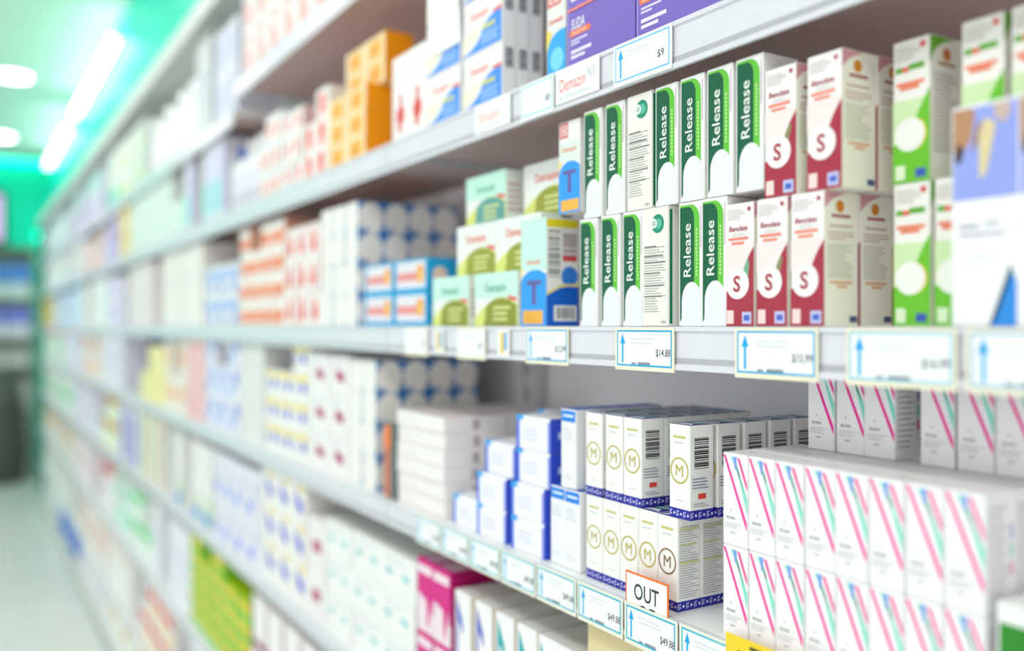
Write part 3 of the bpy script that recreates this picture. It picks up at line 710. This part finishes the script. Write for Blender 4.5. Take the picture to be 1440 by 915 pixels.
seg(2, 64, 103, 8, 1, .34, 'plaster_carton', 'tall blue-grey carton at the far end', 'ccdade', [('r', 'e8f0ee', .2, .2, .7, .8)], d=.16)

# ------------------------------------------------------------------ shelf below eye level (-1)
ZB = LV[-1] + .0004
K_w = Kind('capsule_carton', 'white carton with pink and mint diagonal stripes', .0284, .032, .0785, 'f5f3f4', design=d_w, group='pink and mint striped cartons')
stack(K_w, SZ(1016, .004), ZB, 8, 2, 3, off=.004, gap=.0008, jit=.0012, dgap=.0008)
zw = ZB + 2 * .0789
for j, px in enumerate((1136, 1176, 1216, 1294, 1346, 1400)):
    K_w.put(.082, SZ(px, .082) - K_w.w / 2, zw, 'striped carton of the back line on top of the striped pile, %s from left' % ORD[j], random.uniform(-.01, .01))
    if j < 5: K_w.put(.116, SZ(px, .082) - K_w.w / 2 + .004, zw, 'striped carton behind the back line on top of the striped pile, %s from left' % ORD[j])
K_m = Kind('capsule_carton', 'white carton with gold ring emblem', .0280, .0295, .087, 'f4f3f0', design=d_m, group='gold ring cartons')
K_mb = Kind('capsule_carton', 'white carton with gold ring emblem', .0280, .0295, .087, 'f4f3f0', design=lambda p: d_m(p, back=True), group='gold ring cartons')
K_mk = Kind('capsule_carton', 'white carton with brown ring emblem', .0280, .0295, .087, 'f4f3f0', design=lambda p: d_m(p, '8a6a4a', True), group='gold ring cartons')
sl = SZ(823, .01)
stack(K_mb, sl, ZB, 4, 1, 5, off=.010, gap=.0008, tot_rows=2)
stack(K_mk, sl - 4 * .0288, ZB, 1, 1, 5, off=.010, gap=.0008, tot_rows=2)
for j, sc in enumerate((.7611, .7268, .6972, .6282)):
    for k in range(5):
        K_m.put(.012 + k * (.0303 + (.003 if j == 3 else 0)), sc + .004 + (.0 if j < 3 else -.0012 * k), ZB + .0874, 'white carton with gold ring emblem, %s from left, upper row%s' % (ORD[j], '' if k == 0 else ', %s line back' % ORD[k]))
K_tg = Kind('capsule_carton', 'plain white carton with blue tag', .0285, .0295, .087, 'f0f1f4', design=d_tag, group='blue tag cartons')
stack(K_tg, SZ(773, .01), ZB, 2, 1, 4, off=.010, tot_rows=2, gap=.0008)
for k in range(4):
    K_tg.put(.012 + k * .031, .8115 if k else .8115, ZB + .0874, 'plain white carton with blue tag, upper row' + ('' if k == 0 else ', %s line back' % ORD[k]))
K_bw = Kind('tablet_carton', 'white flat carton with bright blue edges', .072, .055, .0395, 'f3f3f8', design=d_bw, group='blue edged cartons')
def bw(px, off, r, lab):
    K_bw.put(off, SZ(px, off) - .036, ZB + r * .0399, 'white flat blue edged carton, ' + lab)
for r in range(2): bw(719, .008, r, 'right column, %s layer up' % ORD[r])
for r in (2, 3): bw(727, .016, r, 'right column, %s layer up' % ORD[r])
for r in (0, 1, 2, 3): bw(757, .075, r, 'second line behind right column, %s layer up' % ORD[r])
for r in (0, 1): bw(671, .008, r, 'middle column, %s layer up' % ORD[r])
bw(683, .02, 2, 'middle column, third layer up')
for r in (0, 1): bw(700, .072, r, 'second line behind middle column, %s layer up' % ORD[r])
bw(638, .012, 0, 'left column, lowest layer')
bw(668, .07, 1, 'set back above the left column') if False else None
K_fw = Kind('plaster_carton', 'wide flat white carton', .158, .10, .0228, 'f2edec', design=d_flatwhite, group='wide flat white cartons')
stack(K_fw, SZ(557, .008), ZB, 1, 6, 2, off=.008, jit=.003)
# slate and orange upright pack beside the flat cartons
root = link('thermometer_pack', box_mesh('thermometer_pack', -.021, .021, 0, .10, 0, .115, M('5a6a6a', .4), .001)); root.location = (.006, SZ(541, .006) - .021, ZB); root.rotation_euler = (0, 0, -math.pi / 2)
tag(root, 'slate grey upright pack with orange stripe beside the flat white cartons', 'carton')
link('orange_stripe', box_mesh('orange_stripe', -.0209, .002, -.0006, -.0001, .002, .08, M('c8765a', .4)), root)
link('orange_spot', box_mesh('orange_spot', -.0205, .003, -.0009, -.0002, .078, .112, M('f07a2a', .4), .0002), root)
stack(K_dot, SZ(491, .012), ZB, 2, 4, 4, off=.012, where='shelf below eye level')
seg(-1, 436, 488, 2, 3, .33, 'tablet_carton', 'wide white carton with magenta splash', 'f1eeee', [('p', 'b0307c', [(.35, .4), (.75, .3), (.8, .5), (.5, .66), (.38, .6)]), ('l', 'dcd8e4', .2, .72, .8, .9)])
seg(-1, 372, 434, 3, 4, .352, 'tablet_carton', 'white carton with blue squares and yellow line', 'f1efec', [('r', 'f0e0a0', .05, .72, .95, .92), ('r', '4a58d0', .55, .35, .8, .68), ('r', '7a84e0', .1, .35, .25, .6)])
seg(-1, 338, 370, 2, 3, .345, 'tablet_carton', 'plain light grey carton', 'e4e4e2', [('d', 'c8c8c8', .5, .5, .1), ('t', 'd8d4c8')])
seg(-1, 288, 336, 3, 3, .375, 'tablet_carton', 'pale carton with sky blue squares', 'e8e6f2', [('r', '8cc4ee', .2, .15, .45, .45), ('r', '9cb0e4', .55, .5, .85, .9)])
seg(-1, 264, 287, 2, 1, .38, 'tablet_carton', 'rose pink carton with white lower edge', 'f0b8bc', [('r', 'f6e4e4', .7, 0, 1, 1)])
seg(-1, 232, 262, 3, 2, .34, 'tablet_carton', 'cream carton with orange patches', 'f0e8dc', [('r', 'f2c49c', .2, .3, .6, .7)])
seg(-1, 198, 231, 3, 2, .30, 'tablet_carton', 'soft yellow carton', 'efe49a', [('r', 'f4f0d8', .6, .1, .95, .9)])
seg(-1, 188, 226, 2, 1, .335, 'supplement_carton', 'navy blue carton set back behind the yellow cartons', '3a5a96', [('r', '5f80b4', .1, .2, .4, .8)], off=.125)
seg(-1, 144, 184, 4, 1, .37, 'supplement_carton', 'tall lavender white carton', 'e2e0ec', [('l', 'd0cce2', .2, .4, .8, .7)])
seg(-1, 118, 143, 4, 2, .35, 'supplement_carton', 'peach and white carton', 'ece6e2', [('r', 'f4cdb4', .1, .2, .55, .8)])
seg(-1, 92, 117, 5, 2, .34, 'supplement_carton', 'small white and violet carton', 'e8e8ee', [('r', 'cfc4e2', .5, .2, .9, .8)], d=.14)
seg(-1, 62, 91, 7, 1, .36, 'supplement_carton', 'mint carton with red cap line', 'd8e8da', [('r', 'c84a4a', 0, .86, 1, 1)], d=.16)

# ------------------------------------------------------------------ second shelf below (-2)
ZC = LV[-2] + .0004
root = link('shipping_carton', box_mesh('shipping_carton', -.09, .09, 0, .2, 0, .228, M('e2d2a2', .7), .001)); root.location = (.01, SZ(824, .01) - .093, ZC); root.rotation_euler = (0, 0, -math.pi / 2)
tag(root, 'tan cardboard carton with a pale green top beside the hook mark cartons', 'box')
link('top_flap', box_mesh('top_flap', -.088, -.002, .002, .198, .2281, .230, M('bcc6a4', .7)), root); link('top_flap', box_mesh('top_flap', .002, .088, .002, .198, .2281, .230, M('bcc6a4', .7)), root)
link('packing_tape', box_mesh('packing_tape', -.02, .02, -.0006, -.0001, .0, .22, M('c8b684', .35)), root)
K_fl = [Kind('capsule_carton', 'tall white carton with %s hook mark' % n, .0435, .10, .19, 'f3f2f2', design=lambda p, c=c: d_flag(p, c), group='hook mark cartons') for n, c in (('blue', '5868c4'), ('teal', '1fa9b4'))]
for j, px in enumerate((640, 668, 697, 727, 757, 787)):
    K_fl[0 if j < 2 else 1].put(.008, SZ(px, .008) - .022, ZC, 'tall white carton with %s hook mark, %s from left' % ('blue' if j < 2 else 'teal', ORD[j]))
K_pg = Kind('capsule_carton', 'pale green topped cream carton', .05, .11, .226, 'ece8d8', design=lambda p: (p.rect('t', .02, .02, .98, .98, 'a9c4a2', 'tuck_flap'), p.rect('f', .0, .88, 1, 1, 'b8ccb0', 'green_edge'), p.rect('t', .4, .0, .6, 1, 'dfe6d6', 'top_print')))
for j in range(4):
    K_pg.put(.122, SZ(640, .008) - .045 - j * .053, ZC, 'pale green topped cream carton behind the hook mark cartons, %s from left' % ORD[j])
K_mg = Kind('capsule_carton', 'white and magenta carton', .052, .06, .1035, 'f0dfe8', design=d_magenta, group='magenta cartons')
stack(K_mg, SZ(586, .008), ZC, 2, 2, 3, off=.008, gap=.002)
seg(-2, 458, 583, 3, 3, .30, 'tablet_carton', 'long white carton with teal dashes', 'f1f1f0', [('p', '45bcc0', [(.12, .5), (.3, .42), (.32, .52), (.14, .6)]), ('p', '6cccd0', [(.62, .5), (.8, .42), (.82, .52), (.64, .6)]), ('l', 'dfe2e4', .1, .7, .9, .9), ('t', 'eef0ee')], d=.12, full=True)
seg(-2, 432, 456, 1, 2, .28, 'tablet_carton', 'white carton with wine red block', 'f0eced', [('r', 'b4407c', .3, .3, .75, .55), ('t', 'eeeae8')])
seg(-2, 368, 430, 3, 3, .36, 'tablet_carton', 'cream white carton with cobalt blue tick', 'f0eeea', [('p', '4a60d4', [(.3, .6), (.5, .3), (.8, .2), (.8, .5), (.55, .6), (.4, .8)]), ('r', 'f2e2b0', .5, .78, .95, .94)])
seg(-2, 300, 366, 4, 2, .33, 'supplement_carton', 'large lavender carton with pale blue corner', 'e4e2ee', [('r', '9cbcf0', .05, .05, .35, .3), ('l', 'd2d0e4', .4, .4, .9, .7)])
seg(-2, 244, 298, 4, 1, .33, 'supplement_carton', 'tall white carton with lime tag and blue foot', 'eceae8', [('r', 'a4d08a', .7, .0, .9, .35), ('r', '7cb0ec', .2, 0, .65, .15)])
seg(-2, 194, 242, 4, 1, .35, 'supplement_carton', 'white carton with green and orange vertical stripes', 'eef0ea', [('r', '9cc49a', .3, 0, .5, 1), ('r', 'e8b094', .62, 0, .82, 1)])
seg(-2, 168, 192, 3, 1, .36, 'supplement_carton', 'white carton with violet and blue stripes', 'e6e6f0', [('r', 'a070c4', .2, 0, .4, 1), ('r', '6c9ce0', .5, 0, .9, .8)])
seg(-2, 142, 167, 3, 2, .35, 'supplement_carton', 'pale lime carton with ochre top', 'e6ecd2', [('r', 'c8a83a', 0, .7, 1, 1)])
seg(-2, 104, 141, 6, 2, .33, 'supplement_carton', 'tiny pale violet carton', 'e4e0ea', [('r', 'd2c6e0', .5, .2, .9, .8)], d=.14)
seg(-2, 62, 103, 9, 1, .34, 'supplement_carton', 'grey-white carton with sage band', 'dfe4e0', [('r', 'b4ccb8', 0, .3, 1, .6)], d=.16)

# ------------------------------------------------------------------ third shelf below (-3)
seg(-3, 352, 560, 7, 2, .36, 'powder_carton', 'white oval print carton with burgundy corners', 'f2eeee', [('r', '8a2a58', 0, 0, 1, .16), ('r', '8a2a58', 0, 0, .1, 1), ('d', 'f4f2f2', .55, .55, .42, .4), ('t', 'ece6e8')], d=.11)
seg(-3, 268, 350, 5, 5, .38, 'herbal_carton', 'lime green carton with yellow stripes', '8ccc3c', [('r', 'f0e02a', 0, .45, 1, .9), ('r', '4cb45c', .05, .1, .5, .4), ('r', '3cb48c', .0, .0, .08, 1), ('t', 'c8d850')], d=.11)
seg(-3, 214, 266, 4, 1, .36, 'powder_carton', 'big plain pale lavender carton', 'e8e8f0', [('l', 'd8d8e4', .2, .4, .8, .7)], d=.14)
seg(-3, 186, 212, 3, 2, .34, 'powder_carton', 'mint striped white carton', 'e4efe6', [('r', '6cd0a4', 0, .6, 1, .9)], d=.14)
seg(-3, 162, 184, 3, 2, .34, 'powder_carton', 'sea green and white carton', 'e0eee8', [('r', 'a6dcc8', .1, .2, .6, .7)], d=.14)
seg(-3, 138, 160, 3, 1, .33, 'powder_carton', 'white carton with crimson top', 'ece6ec', [('r', 'd83a7a', 0, .78, 1, 1)], d=.14)
seg(-3, 104, 136, 6, 1, .33, 'powder_carton', 'milky pink carton', 'e8dee2', [('r', 'e0c4cc', .3, .2, .6, .8)], d=.14)
seg(-3, 62, 102, 9, 1, .32, 'powder_carton', 'beige carton with orange block', 'dcdcd4', [('r', 'ecc48c', .2, .5, .7, .9)], d=.16)

# ------------------------------------------------------------------ fourth shelf below and plinth
seg(-4, 246, 420, 6, 2, .36, 'nappy_pack', 'white pack with violet edge and yellow block', 'eceef2', [('r', '5a58b0', 0, .2, .1, .8), ('r', 'e8c850', .1, .1, .25, .4)], d=.15, cat='pack')
seg(-4, 196, 244, 4, 2, .36, 'nappy_pack', 'white pack with broad red block', 'f0ecea', [('r', 'e0463c', .1, .5, .9, .85), ('r', 'f0dca0', .3, .05, .9, .3)], d=.15, cat='pack')
seg(-4, 150, 194, 5, 1, .34, 'nappy_pack', 'large white pack with rosy corner', 'eeeeea', [('r', 'e0645a', .1, .75, .35, .95)], d=.15, cat='pack')
seg(-4, 110, 148, 6, 1, .34, 'nappy_pack', 'peach tinted white pack', 'eae6e2', [('r', 'ecc8c0', .5, .2, .9, .8)], d=.16, cat='pack')
seg(-4, 62, 108, 9, 1, .32, 'nappy_pack', 'sage tinted pack', 'd6ddd6', [('r', 'e6e0e0', .2, .3, .8, .7)], d=.18, cat='pack')
seg(-5, 150, 330, 7, 1, .255, 'nappy_pack', 'white floor-level pack with yellow patch', 'eceee8', [('r', 'e4c83c', .6, .55, .9, .9)], d=.2, cat='pack')
seg(-5, 106, 148, 5, 1, .255, 'nappy_pack', 'white floor-level pack with grey smudge print', 'eae8ec', [('r', 'cfc8d6', .2, .3, .6, .6)], d=.2, cat='pack')
seg(-5, 84, 104, 3, 1, .255, 'nappy_pack', 'vivid blue floor-level pack', '2a7ae0', [('r', '5a9cec', .1, .1, .5, .5)], d=.2, cat='pack')
seg(-5, 62, 82, 5, 1, .255, 'nappy_pack', 'pale grey floor-level pack', 'd8ddd8', [('r', 'e6e6ea', .2, .3, .8, .7)], d=.2, cat='pack')

# the near end, outside the photograph
seg(2, 612, 1500, 8, 1, .3, 'plaster_carton', 'tall white carton with sky blue band at the near end', 'eeeef0', [('r', '9cc4ea', 0, .6, 1, .8), ('l', 'd0d4dc', .2, .2, .8, .45)], d=.12)
seg(1, 1190, 2300, 5, 1, .25, 'tablet_carton', 'white carton with plum band at the near end', 'f0eef0', [('r', '8a4a9a', 0, .2, 1, .4), ('l', 'd4d0d8', .2, .55, .8, .85)], d=.1)
seg(-2, 1100, 2300, 4, 2, .3, 'capsule_carton', 'cream carton with moss green band at the near end', 'eeebe0', [('r', '8aa46a', 0, .6, 1, .82)], d=.1)
seg(-3, 570, 1200, 8, 2, .32, 'powder_carton', 'white carton with amber corner at the near end', 'f0eeea', [('r', 'e0a848', 0, 0, .4, .3)], d=.12)
# corner pack at the lower right
K_cn = Kind('supplement_carton', 'white carton with green and navy picture', .07, .05, .092, 'f0f0f0', design=lambda p: (p.rect('f', .03, .03, .97, .86, '2f8a2c', 'picture'), p.disc('f', .4, .50, .3, '22267a', 'picture', rv=.22), p.disc('f', .5, .70, .14, 'c8b43a', 'picture', rv=.09), p.rect('t', .02, .02, .98, .98, 'f0f0f0', 'tuck_flap')))
K_cn.put(.004, SZ(1401, .004) - .035, ZB, 'white carton with green and navy picture right of the striped pile')

# ------------------------------------------------------------------ price labels
def price_label(px, lv, w=.080, h=.0345, faded='22a8dc', price='$14.99', arrow=True, z=None, x=-.0062, back='f0ead2', label='', bar=True):
    root = link('price_label', box_mesh('price_label', -w / 2 - .0028, w / 2 + .0028, 0, .0008, -h / 2 - .004, h / 2 + .0025, M(back, .4)))
    lip = LIP[lv] * U
    root.location = (x, SZ(px, x), LV[lv] - lip / 2 - .001 if z is None else z); root.rotation_euler = (0, 0, -math.pi / 2)
    tag(root, label, 'price label', 'price labels on the rails')
    p = Print(w, .001, h)
    p.rect('f', 0, 0, 1, 1, 'f4f6f8', 'label_paper')
    t = .0017; a, b = t / w, t / h
    p.rects('f', [(0, 0, 1, b), (0, 1 - b, 1, 1), (0, b, a, 1 - b), (1 - a, b, 1, 1 - b)], faded, 'border')
    if arrow:
        p.poly('f', [(.06, .62), (.16, .62), (.11, .92)], '0fa4e4', 'arrow'); p.rect('f', .093, .09, .127, .64, '16aee6', 'arrow')
    p.text('f', price, .85, .38, .0080, '6a6a74', 'price', bold=.015, maxw=.020)
    p.lines('f', .25, .75, .62, .86, 2, 'dcdfe4', .35, .3, int(px))
    if bar: p.rects('f', [(.28, .055, .36, .105), (.40, .05, .62, .12)], '8a8e98')
    for k, me in p.build().items():
        for v in me.vertices: v.co.z -= h / 2
        link(k, me, root)
    return root
price_label(768, 0, price='$12.99', label='cyan framed price label under the letter T carton')
price_label(905, 0, price='$14.88', label='cyan framed price label under the turned text side carton')
price_label(1089, 0, price='$15.99', label='cyan framed price label under the letter S cartons')
price_label(1263, 0, price='$16.99', faded='86c8de', label='pale cyan framed price label under the green cartons')
price_label(1454, 0, price='$19.99', faded='86b8de', label='blue framed price label under the photo carton')
price_label(902, 1, faded='7cc4ee', price='$9', label='cyan framed price label on the rail under the purple cartons', z=LV[1] - .0205, bar=False, back='f2f3f3')
price_label(755, 1, w=.062, faded='8fdad4', price='$8', arrow=False, label='pale teal framed price label on the rail left of the brand strip', z=LV[1] - .0205, bar=False, back='f2f3f3')
for j, px in enumerate(range(8)):
    sp = SZ(914, -.0062) + (6 - j) * .0785; px = VPX + F * (DIST - .0062) / (math.cos(TH) * ((DIST - .0062) * math.sin(TH) + sp * math.cos(TH)))
    price_label(px, -1, w=.070, h=.033, price='$49.88', x=-.0062 if j != 6 else -.0072, faded='27b4d0', label='contiguous cyan framed price label on the lower rail, %s from left' % ORD[j], z=LV[-1] - .019, back='ecebdc')
for j, px in enumerate((662, 585)):
    price_label(px, 0, w=.07, faded='e6ecec', price='$7', arrow=False, bar=False, label='plain white shelf label under the %s' % ('olive cartons', 'red stripe cartons')[j])
    r = link('shelf_tag', box_mesh('shelf_tag', -.014, .014, 0, .0008, -.016, .016, M('f2f0e8', .4))); r.location = (-.006, SZ((708, 618)[j], -.006), LV[0] - .02); r.rotation_euler = (0, 0, -math.pi / 2)
    tag(r, 'small white tag with yellow and blue figure on the eye-level rail, %s one' % ('right', 'left')[j], 'tag', 'figure tags')
    link('yellow_figure', box_mesh('yellow_figure', -.006, .001, -.0004, -.0001, -.012, .012, M('f0cc5a', .4)), r); link('blue_figure', box_mesh('blue_figure', .002, .008, -.0004, -.0001, -.008, .013, M('6cb8ec', .4)), r)
# brand strips on the upper rail
def strip(px, w, z, label, red='e8685c', ns=True):
    r = link('brand_strip', box_mesh('brand_strip', -w / 2, w / 2, 0, .0008, -.018, .018, M('f4f4f4', .35))); r.location = (-.0062, SZ(px, -.0062), z); r.rotation_euler = (0, 0, -math.pi / 2)
    tag(r, label, 'shelf strip', 'brand strips on the upper rail')
    p = Print(w, .001, .036)
    p.text('f', 'Demazin', .40, .52, .0135, red, bold=.0, maxw=w * .6)
    if ns: p.text('f', 'NS', .83, .62, .0105, 'b8bcc0', bold=0, maxw=w * .16)
    p.rects('f', [(.1, .12, .16, .2), (.2, .14, .8, .18)], 'b8dcd4')
    for k, me in p.build().items():
        for v in me.vertices: v.co.z -= .018
        link(k, me, r)
strip(811, .078, LV[1] - .0195, 'white shelf strip with red and grey lettering under the purple cartons')
strip(692, .085, LV[1] - .0195, 'white shelf strip with faint red lettering under the blue curve cartons', 'f0a09a', False)
# OUT sign on the lower rail
r = link('shelf_sign', box_mesh('shelf_sign', -.031, .031, 0, .0008, 0, .066, M('f07a35', .4))); r.location = (-.0056, SZ(909, -.0056), LV[-1] - .036); r.rotation_euler = (0, 0, -math.pi / 2)
tag(r, 'orange bordered white card reading OUT above the lower rail', 'sign')
p = Print(.062, .001, .066); p.rect('f', .03, .0, .97, .97, 'f8f8f8', 'card_face'); p.text('f', 'OUT', .5, .74, .0155, '2e3a44', bold=.012, maxw=.036); p.text('f', 'OF', .5, .45, .0155, '2e3a44', bold=.012, maxw=.025)
for k, me in p.build().items(): link(k, me, r)
# yellow ticket in front of the striped pile
r = link('shelf_ticket', box_mesh('shelf_ticket', -.045, .045, 0, .0008, 0, .075, M('f2c56a', .4))); r.location = (-.0064, SZ(1078, -.0064), LV[-1] - .066); r.rotation_euler = (0, 0, -math.pi / 2)
tag(r, 'yellow and orange shelf ticket hanging under the striped cartons', 'ticket')
p = Print(.09, .001, .075); p.rect('f', 0, .74, 1, 1, 'f4d22e', 'yellow_header'); p.rects('f', [(.3, .90, .65, .94), (.15, .80, .8, .85)], '5a4a20', 'lettering'); p.rect('f', .12, .2, .9, .66, 'eef2f2', 'price_window')
for k, me in p.build().items(): link(k, me, r)

# ------------------------------------------------------------------ far end of the aisle
root = bpy.data.objects.new('wall_shelf_unit', None); C.objects.link(root); root.location = (-.55, BACKY - .16, 0)
tag(root, 'tall grey shelf unit standing against the teal back wall', 'shelf unit')
link('back_board', box_mesh('back_board', -.6, .6, .13, .155, 0, 2.24, M('a8b4a8', .5)), root)
for e in (-.6, .57): link('side_board', box_mesh('side_board', e, e + .03, -.16, .129, 0, 2.24, M('8fae9c', .5)), root)
ZS = (.12, .62, 1.06, 1.34, 1.72, 2.22)
for z in ZS: link('shelf_board', box_mesh('shelf_board', -.569, .569, -.16, .129, z - .03, z, M('7f8c80', .5)), root)
link('kick_panel', box_mesh('kick_panel', -.569, .569, -.175, -.161, 0, .59, M('c4ccc4', .5)), root)
for r_, (z, c1, c2, nm, hh) in enumerate(((ZS[1], 'c8cec4', 'd4dad2', 'sage grey', .3), (ZS[2], 'b4bcb2', 'd4dad4', 'pale grey', .19), (ZS[3], '8288e0', 'e4e4f0', 'violet blue', .30), (ZS[4], '5a90dc', 'd8e4e4', 'blue', .34))):
    k = Kind('boxed_product', '%s topped white box on the unit by the back wall' % nm, .21, .2, hh, c2, 'box', dress([('r', c1, 0, .45, 1, 1)], 1.0))
    for j in range(5):
        o = k.put(0, 0, 0, '%s topped white box on the back wall unit, %s from left' % (nm, ORD[j]))
        o.location = (-.55 - .46 + j * .23, BACKY - .16 - .13, z + .0005); o.rotation_euler = (0, 0, 0)
# lit pink screen on the back wall
r = link('wall_screen', box_mesh('wall_screen', -.45, .45, 0, .05, 0, .53, M('1a1a22', .3), .004)); r.location = (-.645, BACKY - .0515, 2.26)
tag(r, 'glowing pink screen hanging on the teal back wall', 'screen')
link('display', box_mesh('display', -.42, .42, -.0012, -.0002, .04, .49, M('e6b8f0', .3, 0, 1.0)), r)
# dark grey rounded bin
root = bpy.data.objects.new('rounded_bin', None); C.objects.link(root); root.location = (-.25, 9.6, 0)
tag(root, 'dark grey rounded bin on the floor at the end of the aisle', 'bin')
link('body', lathe_mesh('body', [(.16, .0), (.19, .03), (.215, .3), (.20, .55), (.18, .66)], M('4f5650', .7), 28), root)
link('domed_lid', lathe_mesh('domed_lid', [(.186, .662), (.18, .75), (.15, .9), (.09, 1.0), (.03, 1.03)], M('565e58', .6), 28), root)
